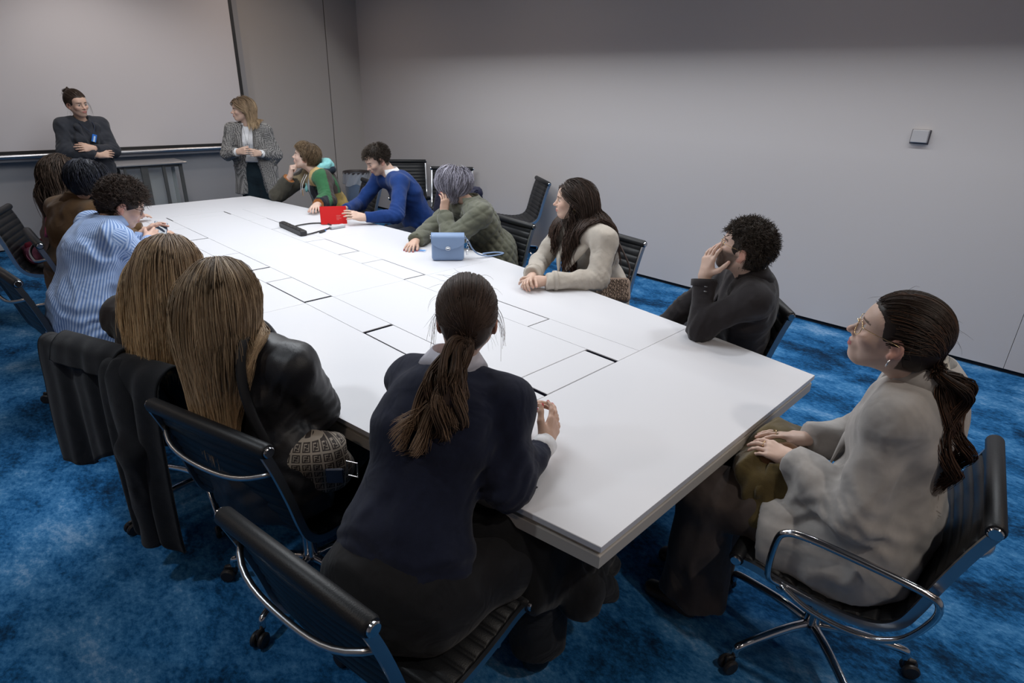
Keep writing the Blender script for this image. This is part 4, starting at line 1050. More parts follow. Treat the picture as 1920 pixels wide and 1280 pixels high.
pony_hair(J, p, (.058, .036, .027), (.20, .125, .075), 11, 2600, tie_l, [T0w, T0w+back*.03+A(-.005, 0, -.01), A(.865, 1.05, 1.10), A(.85, 1.06, 1.0), A(.815, 1.095, .93), A(.79, 1.13, .875)], [.010, .022, .034, .040, .038, .030], .4, wave=.85, wf=12, S=26, tN=2600, frizz=34, capc=(.045, .028, .02), tipspread=1.6)
settle(p, (.70, 1.07, 0))

# 2 -------- woman in the pale grey coat
J = unit_pose(PO['coat'])
p = person('woman in a pale grey coat and round glasses with curly dark ponytail', J)
body(J, p, 'f', LS, hairc=(.03, .016, .010), lips=(.42, .10, .12), h=.0036, hands={'L': (dict(curl=(.30, .45, .25), thumb=(.45, .3), spread=.05), nrm(A(-.10, .85, .10)), A(-.35, -.05, .95)), 'R': (dict(curl=(.15, .3, .2), thumb=(.3, .2), spread=.05), nrm(A(-.55, .80, .12)), A(.1, .05, .95))}, hs=.98, nose=1.0)
M_coat = cloth('pale_grey_wool', (.38, .36, .345), .95, bump=(1400, .35), noise=(16, .14), fold=(6, .55), sheen=.3)
J['wr_amp'] = .0055; h = J['hip']; f, l = J['f'], J['l']
coatp = torso(J, .036)+[(c, k) for S in 'LR' for c, k in arm(J, S, (.062, .056, .056, .046), .010, .93)]
coatp += [(cone(h+A(0, -.02, .12), h+A(0, -.0, -.02), .140, .160, l, 1.25), .06), (cone(h+A(0, .02, -.02), h+f*.22+A(-.03, 0, -.03), .15, .125, l, 1.35), .07), (cone(h+l*.10+A(0, 0, .0), h+f*.19+l*.14+A(0, 0, -.07), .09, .075), .07)]
solid('coat', coatp, J, M_coat, p, .0095, ('hip', 'neck', 'shL', 'shR', 'elL', 'elR', 'wrL', 'wrR'), folds(.018, (9, 9, 7), 9), pad=.26, hem=(h+f*.27, f+A(0, 0, -.25)),
      subs=[(cone(J['neck']+f*.09+A(0, 0, .02), J['neck']+f*.16+A(0, 0, -.22), .035, .012), .01)], adds=[])
# lapel and collar
lb = MB()
for s in (1, -1):
    n = J['neck']
    q = [n+l*s*.055-f*.045+A(0, 0, .035), n+l*s*.075+f*.03+A(0, 0, .015), n+l*s*.060+f*.105+A(0, 0, -.07), n+l*s*.030+f*.165+A(0, 0, -.20), n+l*s*.008+f*.180+A(0, 0, -.34)]
    o = [n+l*s*.085-f*.070-A(0, 0, .020), n+l*s*.125+f*.005-A(0, 0, .035), n+l*s*.125+f*.090-A(0, 0, .10), n+l*s*.085+f*.150-A(0, 0, .22), n+l*s*.02+f*.180-A(0, 0, .34)]
    a = spline(q, 5); b_ = spline(o, 5); V = []; nn = nrm(l*s*.6+A(0, 0, .5)+f*.3)
    for i in range(len(a)): V += [a[i]+nn*.004, (a[i]+b_[i])/2+nn*.016, b_[i]+nn*.012, b_[i]+nn*.004, (a[i]+b_[i])/2]
    F = [[i*5+k, i*5+(k+1) % 5, (i+1)*5+(k+1) % 5, (i+1)*5+k] for i in range(len(a)-1) for k in range(5)]
    if s < 0: F = [q_[::-1] for q_ in F]
    lb.add(V, F)
lb.build('lapel', M_coat, p, smooth=True)
collar('coat_collar', J, M_coat, p, .082, h0=.012, h1=.085, open_=.9, flare=.036)
collar('shirt_collar', J, cloth('cream_shirt', (.42, .39, .34)), p, .058, h0=.01, h1=.098, open_=.4, flare=.010)
M_taupe = cloth('taupe_trousers', (.070, .055, .050), .8, fold=(5, .5))
kl, kr = J['knL'], J['knR']
solid('trousers', [(cone(J['hpL']+f*.12, kl, .078, .080), .05), (cone(J['hpR']+f*.12, kr, .078, .080), .05), (cone(h, (kl+kr)/2, .09, .075, l, 1.6), .08), (cone(kl+A(0, 0, -.01), J['ftL']+A(-.0, .0, .02), .078, .098, f, 1.2, fb=True), .05), (cone(kr+A(0, 0, -.01), J['ftR']+A(.0, .0, .02), .078, .098, f, 1.2, fb=True), .05)], J, M_taupe, p, .011, LEGK, folds(.018, (11, 11, 2.5), 14), neck=False, pad=.25)
shoes(J, p, mat('brown_shoe', (.05, .03, .02), .4))
Hf = frame(J['look']); tie2 = A(-.122, 0, -.050); T0w = (tie2*.98)@Hf.T+J['head']
J['hs'] = .98
pony_hair(J, p, (.028, .017, .012), (.085, .042, .026), 23, 2600, tie2, [T0w, T0w+A(.01, -.04, -.03), T0w+A(.01, -.055, -.13), T0w+A(.00, -.055, -.24), T0w+A(-.01, -.05, -.35), T0w+A(-.02, -.035, -.43)], [.012, .035, .047, .050, .044, .03], .45, wave=1.05, wf=15, S=34, tN=2600, wisps=0, frizz=30, capc=(.020, .012, .009), hl=.055, r=.0015, streak=(.15, (.13, .06, .032)))
g_ = glasses(J, p, M_gold, .0011, .0225)
b = MB(); b.tube(world_pts(J, [(-.006, .084, -.040), (-.005, .086, -.052), (-.006, .085, -.062)]), [.0012, .002, .0028], 8); b.build('earring', M_silver, p, smooth=True)
for S, q in (('L', .082), ('R', .082)):
    d = nrm(A(-.10, .85, .10)) if S == 'L' else nrm(A(-.55, .80, .12)); c = J['wr'+S]+d*.105*.93+A(0, 0, .004)+nrm(np.cross(d, (0, 0, 1)))*.008*(1 if S == 'L' else -1)
    a = np.arange(16)/16*2*PI; uu = nrm(np.cross(d, (0, 0, 1))); vv = np.cross(uu, d); MB().tube([c+.0102*(math.cos(t)*uu+math.sin(t)*vv) for t in a], .0012, 6, closed=True).build('finger_ring', M_gold, p, smooth=True)
settle(p, (1.85, .24, 0))

# 3 -------- bearded man, chin in hand
J = unit_pose(PO['beard'])
p = person('bearded curly haired man in a charcoal blazer and thin glasses resting chin on hand', J)
to_f = nrm(J['head']-J['wrL']+J['look']*.06)
body(J, p, 'm', (.60, .42, .34), hairc=(.035, .024, .018), beard=.85, hl=.062, h=.004, hands={'L': (dict(curl=(.30, .35, .25), thumb=(1.0, .35), spread=.05), nrm(A(.12, -.02, .8)), A(-.85, .35, .1)), 'R': ('rest', nrm(A(-.85, -.3, 0)), A(0, 0, 1))})
M_char = cloth('charcoal_blazer', (.022, .019, .021), .85, fold=(8, .4))
h = J['hip']
lapels(J, M_char, p, .03, .30)
solid('blazer', torso(J, .030, False)+[(c, k) for S in 'LR' for c, k in arm(J, S, (.064, .056, .056, .046), .010, .90)]+[(cone(h+A(0, 0, .10), h+A(0, 0, -.04), .14, .16, J['l'], 1.35), .05)], J, M_char, p, .010, TOPK, folds(.014, (10, 10, 7), 21), hem=(h+A(0, 0, -.06), (0, 0, -1)), subs=[(cone(J['neck']+J['f']*.10+A(0, 0, .03), J['neck']+J['f']*.16+A(0, 0, -.16), .035, .012), .01)])
collar('blazer_collar', J, M_char, p, .076, h0=.008, h1=.058, open_=.7, flare=.028)
collar('shirt_collar', J, M_white, p, .064, h0=.01, h1=.070, open_=.3, flare=.006)
d = J['wrL']-J['elL']; ring('sleeve_cuff', J['wrL']-nrm(d)*.03, d, .059, 0, .03, M_char, p)
b = MB(); 
for i in range(2): c = J['elL']+d*(.84-.09*i)+nrm(A(-.75, -.55, .1))*.056; b.lathe([(0, .004), (.007, .003), (.008, 0), (0, -.002)], 12, c)
b.build('button', mat('grey_button', (.15, .15, .16), .3), p, smooth=True)
solid('trousers', legs(J, .012)+[(cone(h, h+A(0, 0, .1), .13, .12, J['l'], 1.3), .05)], J, cloth('dark_trousers', (.018, .019, .026)), p, .012, LEGK, folds(.008, (9, 9, 5), 8), neck=False)
shoes(J, p, mat('black_leather_shoe', (.01, .01, .01), .35))
hair_obj(p, [cap(J, p, (.022, .016, .012), .014, nape=-.082, noise=(.010, 38), front=.070), tufts(J, 2400, 31, .036, .0016, .0080, 1.1, (.034, .025, .019), .55, sc=dict(hl=.062, nape=-.085, side=.024), lay=.012)], M_hairm)
glasses(J, p, M_gold, .0010, .024)
settle(p, (2.90, 1.10, 0))

# 4 -------- trench coat woman
J = unit_pose(PO['trench'])
p = person('woman with very long dark brown hair in a beige trench coat', J)
body(J, p, 'f', LT, hairc=(.03, .018, .013), hands={'L': ('clasp', nrm(A(-.75, .45, .02)), A(-.1, -.75, .65)), 'R': ('clasp', nrm(A(-.75, -.35, .0)), A(.1, .55, .8))}, hs=.97)
M_tr = cloth('beige_gabardine', (.46, .415, .36), .75, bump=(900, .2), fold=(9, .45), noise=(30, .06))
h = J['hip']; f, l = J['f'], J['l']
solid('trench_coat', torso(J, .030)+[(c, k) for S in 'LR' for c, k in arm(J, S, (.062, .052, .054, .044), .008, .93)]+[(cone(h+A(0, 0, .12), h+A(0, 0, -.04), .14, .165, l, 1.35), .05), (cone(h+A(0, 0, -.02), h+f*.3, .13, .11, l, 1.4), .05)], J, M_tr, p, .010, TOPK, folds(.013, (10, 10, 7), 33), hem=(h+A(0, 0, -.1), (0, 0, -1)), pad=.25, subs=[(cone(J['neck']+f*.10+A(0, 0, .05), J['neck']+f*.15+A(0, 0, -.10), .035, .012), .01)])
collar('coat_collar', J, M_tr, p, .078, h0=.01, h1=.055, open_=.65, flare=.055, spread=1.5)
lapels(J, M_tr, p, .05, .30)
for S, s in (('L', 1), ('R', -1)):
    a0 = J['neck']+l*s*.075+A(0, 0, -.008); a1 = J['sh'+S]+l*s*.02+A(0, 0, .064); u = nrm(a1-a0); w = nrm(np.cross(u, (0, 0, 1))); up = np.cross(w, u); B = MB(); M4 = np.eye(4); M4[:3, :3] = np.stack([u, w, up], 1); M4[:3, 3] = (a0+a1)/2+up*.012
    B.box((-.065, -.022, -.004), (.065, .022, .004), M4, bev=.003); ep = B.build('epaulet', M_tr, p)
    d = J['wr'+S]-J['el'+S]; ring('cuff_strap', J['el'+S]+d*.78, d, .059, 0, .022, M_tr, p)
bt = MB()
for i in range(4):
    for s in (-1, 1):
        t = .74-.13*i; c = h+(J['neck']-h)*t+f*(.165)+l*(s*.045+.02)
        R_ = frame(f); b = MB(); b.lathe([(0, .003), (.007, .0025), (.0085, 0), (0, 0)], 12); bt.add(b.V[0]@np.stack([R_[:, 1], R_[:, 2], R_[:, 0]], 1).T+c, b.F[0])
bt.build('button', mat('horn_button', (.16, .12, .09), .35), p, smooth=True)
solid('trousers', legs(J, .010), J, M_blackcloth, p, .014, LEGK, neck=False); shoes(J, p, mat('ankle_boot', (.012, .01, .01), .4))
tc = torso_cols(J)
J['hs'] = .97
def fall_front(P, t): return np.zeros_like(P)
hair_obj(p, [cap(J, p, (.026, .017, .012), .001, nape=-.10, noise=(.003, 40), front=.078, back=.01), combed(J, 2600, 41, .54, 18, (.068, .0, .105), .40, (.003, .024), .0016, (.036, .022, .016), (.062, .036, .026), tc, wave=.07, wf=9, sc=dict(hl=.066, nape=-.08), stiff=.9, jit=.05, gather=(J['head']-J['look']*.03+A(.02, -.02, 0), .085, .5))]+
    [(lambda P0, rg: tubes(grow(P0, np.tile(A(-.4, .2, -1), (len(P0), 1)), rg.uniform(.30, .40, len(P0)), 18, .6, 1, head_col(J)+tc, np.full(len(P0), .02), .55, 20, 5), np.full(19, .0021), tone_strands(len(P0), 18, (.03, .018, .013), (.06, .034, .024), 9)))(world_pts(J, A(.01, -.078, -.02)+np.random.default_rng(4).normal(size=(260, 3))*A(.022, .005, .035)), np.random.default_rng(5)),
     (lambda P0, rg: tubes(grow(P0, np.tile(A(-.5, -.1, -1), (len(P0), 1)), rg.uniform(.34, .44, len(P0)), 18, .6, 1, head_col(J)+tc, np.full(len(P0), .03), .45, 16, 6), np.full(19, .0021), tone_strands(len(P0), 18, (.03, .018, .013), (.06, .034, .024), 12)))(world_pts(J, A(-.01, .080, -.05)+np.random.default_rng(6).normal(size=(120, 3))*A(.02, .004, .03)), np.random.default_rng(7))])
e_ = MB(); c = world_pts(J, [(-.006, .084, -.055)])[0]; a = np.arange(16)/16*2*PI; e_.tube([c+.011*(math.cos(t)*A(0, 0, 1)+math.sin(t)*J['look']) for t in a], .0016, 6, closed=True); e_.build('earring', M_gold, p, smooth=True)
settle(p, (3.10, 2.20, 0))

# 5 -------- grey haired person in quilted jacket
J = unit_pose(PO['quilt'])
p = person('person with short silver grey hair in an olive quilted jacket leaning head on hand', J)
body(J, p, 'f', LP, hairc=(.1, .09, .1), hands={'L': (dict(curl=(.35, .45, .3), thumb=(.5, .2)), nrm(A(.12, .0, .9)), A(.0, -.95, .2)), 'R': (dict(curl=(.3, .35, .25), thumb=(.5, .3), spread=.12), nrm(A(-.75, -.45, -.05)), A(-.1, 0, 1))}, nails=(.3, .02, .03), hs=.97)
M_ol = cloth('olive_quilt', (.115, .118, .085), .72, fold=(12, .3), sheen=.25)
f, l, h = J['f'], J['l'], J['hip']
def quilt_fn(P):
    q = P-h; th = np.arctan2(q@l, q@f)*.20+.0*q[:, 2]; z = q[:, 2]+.35*(q@f)*0; k = PI/.062
    a = np.abs(np.sin(k*(th+z*.8))); b = np.abs(np.sin(k*(th-z*.8))); m = np.minimum(a, b); return -.0115*np.sqrt(m)+.006-.004*vn(P, (14, 14, 10), 3)
solid('quilted_jacket', torso(J, .040)+[(c, k) for S in 'LR' for c, k in arm(J, S, (.074, .066, .066, .052), .010, .92)]+[(cone(h+A(0, 0, .12), h+A(0, 0, -.04), .16, .175, l, 1.35), .05)], J, M_ol, p, .008, TOPK, quilt_fn, hem=(h+A(0, 0, -.08), (0, 0, -1)), pad=.24)
collar('jacket_collar', J, M_ol, p, .080, h0=.01, h1=.060, open_=.6, flare=.022, thick=.010)
solid('trousers', legs(J, .010), J, M_blackcloth, p, .014, LEGK, neck=False); shoes(J, p, mat('black_boot', (.012, .01, .01), .4))
d = J['wrL']-J['elL']; ring('bracelet', J['wrL']-nrm(d)*.008, d, .030, 0, .012, M_silver, p); ring('shirt_cuff', J['wrL']-nrm(d)*.022, d, .038, 0, .02, M_white, p)
hair_obj(p, [cap(J, p, (.10, .09, .11), .006, nape=-.070, noise=(.006, 35), front=.064), combed(J, 2600, 51, .115, 12, (-.05, -.03, .125), .16, (.008, .034), .0014, (.18, .17, .21), (.55, .53, .62), var=.45, curl=.06, sc=dict(hl=.058), streak=(.20, (.025, .022, .032)), jit=.22, face=False, hug=.5)])
settle(p, (3.13, 3.24, 0))

# 6 -------- man in blue sweater
J = unit_pose(PO['blue'])
p = person('short haired man in a royal blue sweater and white collar holding a red booklet', J)
body(J, p, 'm', (.62, .43, .34), hairc=(.03, .02, .014), beard=.28, hl=.064, hands={'L': (dict(curl=(.15, .35, .25), thumb=(.6, .5), spread=.09), nrm(A(-.90, .30, .28)), A(.25, -.80, .45)), 'R': (dict(curl=(.4, .5, .3), thumb=(.5, .4)), nrm(A(-.9, -.25, .1)), A(.2, .7, .6))})
M_bl = cloth('royal_blue_knit', (.008, .035, .155), .9, bump=(700, .4), fold=(8, .3), noise=(30, .08))
h = J['hip']
solid('sweater', torso(J, .024, False)+[(c, k) for S in 'LR' for c, k in arm(J, S, (.062, .054, .052, .038), .008, .93)]+[(cone(h+A(0, 0, .10), h+A(0, 0, -.02), .135, .15, J['l'], 1.35), .05)], J, M_bl, p, .010, TOPK, folds(.010, (10, 10, 7), 61), hem=(h+A(0, 0, -.05), (0, 0, -1)))
collar('shirt_collar', J, M_white, p, .070, h1=.062, open_=.45, flare=.016)
solid('trousers', legs(J, .012), J, cloth('grey_trousers', (.03, .035, .05)), p, .014, LEGK, neck=False); shoes(J, p, mat('dark_shoe', (.012, .01, .01), .4))
hair_obj(p, [cap(J, p, (.024, .017, .012), .002, nape=-.060, noise=(.002, 50), front=.066), combed(J, 2600, 62, .024, 6, (-.06, 0, .11), -.10, (.003, .012), .0012, (.030, .021, .015), (.050, .036, .026), var=.25, curl=.10, hug=.12, face=False, sc=dict(hl=.064, nape=-.062))])
settle(p, (3.36, 4.46, 0))

# 7 -------- boy in patchwork jacket
J = unit_pose(PO['boy'])
p = person('young man in a patchwork jacket with a mint hood, fist under chin', J)
body(J, p, 'm', (.62, .44, .36), hairc=(.09, .055, .03), hands={'R': ('fist', nrm(A(.05, -.25, .85)), A(-.9, .3, .1)), 'L': ('rest', nrm(A(-.6, -.8, .0)), A(0, 0, 1))})
f, l, h, n = J['f'], J['l'], J['hip'], J['neck']
def patch(V):
    q = V-n; s = q@l; d = q@f; z = q[:, 2]; C = np.tile(A(.05, .043, .036), (len(V), 1))
    C[(s > .10)] = (.035, .13, .055); C[(s > .09) & (z < -.16) & (d > .02)] = (.012, .014, .022)
    C[(np.abs(s) < .16) & (z < -.115) & (d > .06) & (s > 0)] = (.011, .013, .02)
    C[(s > .02) & (s < .16) & (z > -.125) & (d > -.1)] = (.46, .32, .14)
    C[(s < -.02) & (s > -.12) & (d > .03)] = (.25, .20, .12)
    C[(s > .13) & (d < -.02)] = (.055, .045, .04); C[(d < -.09) & (z < -.2)] = (.36, .25, .07)
    def near(a, b, r):
        u = b-a; t = np.clip(((V-a)@u)/(u@u), 0, 1); return np.linalg.norm(V-a-t[:, None]*u, axis=1) < r
    C[np.abs(s) < .001] = C[np.abs(s) < .001]
    st_ = (np.abs(s) < .022) & (d > 0) & ~near(J['elR'], J['wrR'], .1) & ~near(J['shR'], J['elR'], .09); C[st_] = (.33, .40, .45)
    ra = near(J['elR'], J['wrR'], .085) | near(J['shR']*.5+J['elR']*.5, J['elR'], .085); C[ra] = (.060, .055, .042)
    w = (np.linalg.norm(V-J['wrR'], axis=1) < .062) | (np.linalg.norm(V-J['wrL'], axis=1) < .062); C[w] = (.30, .11, .03)
    return C
M_patch = cloth('patchwork_fleece', (.5, .5, .5), .95, vcol=True, bump=(300, .5), fold=(10, .3))
solid('jacket', torso(J, .040, False)+[(c, k) for S in 'LR' for c, k in arm(J, S, (.072, .064, .066, .050), .010, .86)]+[(cone(h+A(0, 0, .12), h+A(0, 0, -.04), .16, .17, l, 1.35), .05)], J, M_patch, p, .008, TOPK, folds(.013, (10, 10, 7), 71), hem=(h+A(0, 0, -.08), (0, 0, -1)), colf=patch, subs=[(cone(n+f*.11+A(0, 0, .05), n+f*.17+A(0, 0, -.30), .05, .022), .012)])
solid('t_shirt', torso(J, .012, False), J, cloth('grey_tee', (.30, .34, .38)), p, .012, TOPK, folds(.006, (10, 10, 7), 3), hem=(h, (0, 0, -1)))
M_mint = cloth('mint_fleece', (.22, .52, .52), .95)
blanket('hood', M_mint, p, [n+l*.085+f*.08+A(0, 0, -.05), n+l*.095-f*.02+A(0, 0, .03), n+l*.05-f*.085+A(0, 0, .055), n-l*.05-f*.085+A(0, 0, .055), n-l*.095-f*.02+A(0, 0, .03), n-l*.075+f*.08+A(0, 0, -.05), n-l*.05+f*.12+A(0, 0, -.20)], [.022, .030, .045, .045, .030, .022, .014], .007, folds(.014, (16, 16, 16), 6))
blanket('jacket_collar', cloth('navy_fleece', (.012, .02, .032)), p, [n+l*.12+f*.06+A(0, 0, -.06), n+l*.13-f*.03+A(0, 0, .0), n+l*.07-f*.12+A(0, 0, .015), n-l*.07-f*.12+A(0, 0, .015), n-l*.13-f*.03+A(0, 0, .0), n-l*.12+f*.06+A(0, 0, -.06)], .026, .008)
b = MB()
for s in (.035, -.05): b.tube(spline([n+l*s+f*.115+A(0, 0, -.03), n+l*(s+.01)+f*.165+A(0, 0, -.12), n+l*(s+.015)+f*.175+A(0, 0, -.22)], 4), .0028, 6)
b.build('drawstring', M_white, p, smooth=True)
b = MB(); b.box((-.022, -.002, -.028), (.022, .002, .028), M=np.block([[np.stack([l, f, A(0, 0, 1)], 1), (n+l*.07+f*.175+A(0, 0, -.19))[:, None]], [np.zeros((1, 3)), 1]])); b.build('patch_label', mat('tan_label', (.45, .30, .18), .7), p)
solid('trousers', legs(J, .012), J, M_blackcloth, p, .014, LEGK, neck=False); shoes(J, p, mat('dark_trainer', (.03, .03, .03), .6))
hair_obj(p, [cap(J, p, (.065, .043, .025), .008, nape=-.075, noise=(.004, 40), front=.056), combed(J, 2200, 72, .058, 8, (-.03, 0, .13), .18, (.008, .020), .0015, (.085, .055, .032), (.22, .15, .085), var=.25, curl=.05, hug=.35, sc=dict(hl=.050, nape=-.08))])
settle(p, (3.08, 5.55, 0))

# 8 -------- blonde woman in black leather, longest hair
J = unit_pose(PO['leather'])
p = person('woman with longest straight blonde hair and a black leather jacket', J)
body(J, p, 'f', LT, hands={'R': ('rest', nrm(A(.5, .7, -.3)), A(.3, -.3, .9)), 'L': ('rest', nrm(A(.5, -.6, -.1)), A(0, 0, 1))}, hs=.97, hh=.006)
M_lth = mat('black_leather', (.016, .016, .019), .46, bump=(400, .25), spec=.42, fold=(9, .25))
h = J['hip']
solid('leather_jacket', torso(J, .026)+[(c, k) for S in 'LR' for c, k in arm(J, S, (.066, .056, .058, .040), .010, .93)]+[(cone(h+A(0, 0, .10), h+A(0, 0, -.02), .14, .15, J['l'], 1.35), .05)], J, M_lth, p, .009, TOPK, folds(.010, (11, 11, 7), 81), hem=(h+A(0, 0, -.05), (0, 0, -1)))
solid('trousers', legs(J, .010)+[(cone(h, h+A(0, 0, .08), .13, .12, J['l'], 1.3), .05)], J, M_blackcloth, p, .012, LEGK, folds(.008, (8, 8, 5), 2), neck=False); shoes(J, p, mat('cream_sole_shoe', (.02, .02, .02), .5))
J['hs'] = .97; tc = torso_cols(J)
blond = dict(rc=(.12, .082, .055), tc=(.70, .50, .30))
def drift(P, t): return np.tile(A(.0, -.02, -.0), (len(P), 1))
hair_obj(p, [cap(J, p, (.11, .075, .05), .001, nape=-.11, noise=(.003, 40), front=.078, back=.012), combed(J, 6500, 82, .46, 16, (.060, .0, .112), .40, (.003, .017), .00105, blond['rc'], blond['tc'], tc, wave=.03, wf=8, sc=dict(hl=.066, nape=-.085), stiff=.9, var=.20, pw=1.15, jit=.05, streak=(.12, (.62, .46, .29)), gather=(J['head']-J['f']*.045+A(.0, -.01, 0), .108, .6), pull=lambda P, t: np.tile(-J['f']*.035, (len(P), 1)))])
settle(p, (.66, 1.74, 0))

# 9 -------- second blonde woman
J = unit_pose(PO['brownhair'])
p = person('woman in a dark brown sweater with brown to honey blonde hair, second from the dark coat', J)
p['label'] = 'woman in a dark brown sweater with honey blonde tipped hair behind draped coat'
body(J, p, 'f', LT, hands={'R': ('rest', nrm(A(.9, .2, 0)), A(0, 0, 1)), 'L': ('rest', nrm(A(.9, -.2, 0)), A(0, 0, 1))}, hs=.97, hh=.006)
M_db = cloth('dark_brown_knit', (.018, .012, .010), .95, bump=(700, .4))
h = J['hip']
solid('sweater', torso(J, .026)+[(c, k) for S in 'LR' for c, k in arm(J, S, (.062, .054, .054, .038), .008, .93)]+[(cone(h+A(0, 0, .10), h+A(0, 0, -.02), .14, .15, J['l'], 1.35), .05)], J, M_db, p, .010, TOPK, folds(.010, (10, 10, 7), 91), hem=(h+A(0, 0, -.05), (0, 0, -1)))
solid('trousers', legs(J, .010), J, M_blackcloth, p, .014, LEGK, neck=False); shoes(J, p, mat('black_flat_shoe', (.02, .02, .02), .5))
J['hs'] = .97; tc = torso_cols(J)
hair_obj(p, [cap(J, p, (.13, .09, .06), .001, nape=-.11, noise=(.003, 40), front=.078, back=.012), combed(J, 5200, 92, .34, 13, (.060, .0, .110), .40, (.003, .018), .0012, (.15, .10, .07), (.80, .56, .31), tc, wave=.04, wf=8, sc=dict(hl=.066, nape=-.085), stiff=.92, var=.20, pw=1.7, jit=.05, streak=(.10, (.60, .42, .25)), gather=(J['head']-J['f']*.08, .12, .3), pull=lambda P, t: np.tile(-J['f']*.07, (len(P), 1)))])
settle(p, (.56, 2.44, 0))

# 10 -------- man in striped shirt
J = unit_pose(PO['stripe'])
p = person('curly haired man in a light blue striped shirt bending over a phone', J)
body(J, p, 'm', (.56, .36, .28), hairc=(.03, .018, .013), hands={'L': (dict(curl=(.4, .5, .3), thumb=(.5, .6)), nrm(A(.9, .25, .25)), A(.2, .8, .3)), 'R': (dict(curl=(.5, .6, .4), thumb=(.5, .6)), nrm(A(.75, .55, .22)), A(.2, -.85, .3))})
def stripe_mat():
    m = cloth('striped_shirt', (.3, .4, .6), .8, noise=None, fold=(9, .5)); t = NT(m); at = t.new('ShaderNodeAttribute', attribute_name='Col'); sp = t.new('ShaderNodeSeparateColor'); t.link(at, 'Color', sp, 0)
    mu = t.new('ShaderNodeMath', operation='MULTIPLY'); mu.inputs[1].default_value = 2*PI/.0105; t.link(sp, 0, mu, 0); si = t.new('ShaderNodeMath', operation='SINE'); t.link(mu, 0, si, 0)
    r = t.new('ShaderNodeMapRange'); r.inputs[1].default_value = -.5; r.inputs[2].default_value = .5; t.link(si, 0, r, 0); x = t.new('ShaderNodeMix', data_type='RGBA'); t.l.new(r.outputs[0], x.inputs[0])
    x.inputs[6].default_value = (.15, .25, .50, 1); x.inputs[7].default_value = (.44, .55, .76, 1); t.l.new(x.outputs[2], t.b.inputs['Base Color']); return m
def around(J):
    def f(V):
        def ang(a, b, r, ref, seam):
            u = nrm(b-a); w = nrm(ref-u*(ref@u)); v = np.cross(u, w); q = V-a; th = np.arctan2(q@v, q@w); t = np.clip(q@u/np.linalg.norm(b-a), 0, 1); d = np.linalg.norm(q-np.outer(t*np.linalg.norm(b-a), u), axis=1); return th*r, d/r
        c = [ang(J['hip'], J['neck'], .145, -J['f'], 0)]
        for S in 'LR':
            o = A(0, 0, 1); c.append(ang(J['sh'+S], J['el'+S], .052, J['f']*.2+o, 0)); c.append(ang(J['el'+S], J['wr'+S], .046, o, 0))
        U = np.stack([x[0] for x in c]); D = np.stack([x[1] for x in c]); D[0] *= .92; k = D.argmin(0); return np.c_[U[k, np.arange(len(V))]+3, np.zeros(len(V)), np.zeros(len(V))]
    return f
M_st = stripe_mat(); h = J['hip']
solid('shirt', torso(J, .030, False)+[(c, k) for S in 'LR' for c, k in arm(J, S, (.064, .056, .058, .040), .010, .86)]+[(cone(h+A(0, 0, .12), h+A(-.02, 0, -.06), .145, .165, J['l'], 1.35), .05)], J, M_st, p, .008, TOPK, folds(.012, (10, 10, 9), 101), hem=(h+A(0, 0, -.09), (0, 0, -1)), colf=around(J))
collar('shirt_collar', J, M_st, p, .074, h1=.062, open_=.35, flare=.024)
for S in 'LR': d = J['wr'+S]-J['el'+S]; ring('shirt_cuff', J['el'+S]+d*.88, d, .042, 0, .05, M_st, p)
solid('trousers', legs(J, .012)+[(cone(h, h+A(0, 0, .05), .13, .12, J['l'], 1.3), .05)], J, cloth('navy_trousers', (.015, .018, .03)), p, .014, LEGK, neck=False); shoes(J, p, mat('black_oxford_shoe', (.012, .01, .01), .4))
hair_obj(p, [cap(J, p, (.022, .014, .011), .016, nape=-.072, noise=(.010, 38), front=.066), tufts(J, 2200, 102, .040, .0018, .010, 1.2, (.045, .030, .023), .55, sc=dict(hl=.054, nape=-.072, side=.026), lay=.014, fwd=.25)], M_hairm)
glasses(J, p, M_tort, .0019, .022, square=True)
settle(p, (.56, 3.78, 0))

# 11 -------- brown jacket
J = unit_pose(PO['brown'])
p = person('person with tousled black hair in a camel brown suede jacket, seen from behind', J)
body(J, p, 'm', LP, hairc=(.01, .01, .014), hands={'R': ('rest', nrm(A(.9, .3, .05)), A(0, -.2, 1)), 'L': ('rest', nrm(A(.9, -.3, 0)), A(0, 0, 1))}, hs=.97, hh=.006)
M_cam = cloth('camel_suede', (.095, .052, .022), .95, fold=(7, .3))
h = J['hip']
solid('suede_jacket', torso(J, .034, False)+[(c, k) for S in 'LR' for c, k in arm(J, S, (.066, .060, .060, .046), .010, .95)]+[(cone(h+A(0, 0, .12), h+A(0, 0, -.06), .15, .165, J['l'], 1.35), .05)], J, M_cam, p, .010, TOPK, folds(.011, (9, 9, 7), 111), hem=(h+A(0, 0, -.09), (0, 0, -1)))
collar('jacket_collar', J, M_cam, p, .078, h0=.01, h1=.062, open_=.6, flare=.028)
solid('trousers', legs(J, .012), J, M_blackcloth, p, .014, LEGK, neck=False); shoes(J, p, mat('brown_boot', (.03, .02, .015), .5))
hair_obj(p, [cap(J, p, (.008, .009, .014), .020, nape=-.09, noise=(.008, 35), front=.062, back=.01), combed(J, 1700, 112, .12, 9, (.0, 0, .125), .26, (.014, .030), .0019, (.012, .013, .020), (.020, .022, .034), var=.3, curl=.12, wave=.25, hug=.42, sc=dict(nape=-.09), jit=.25)])
settle(p, (.56, 4.62, 0))

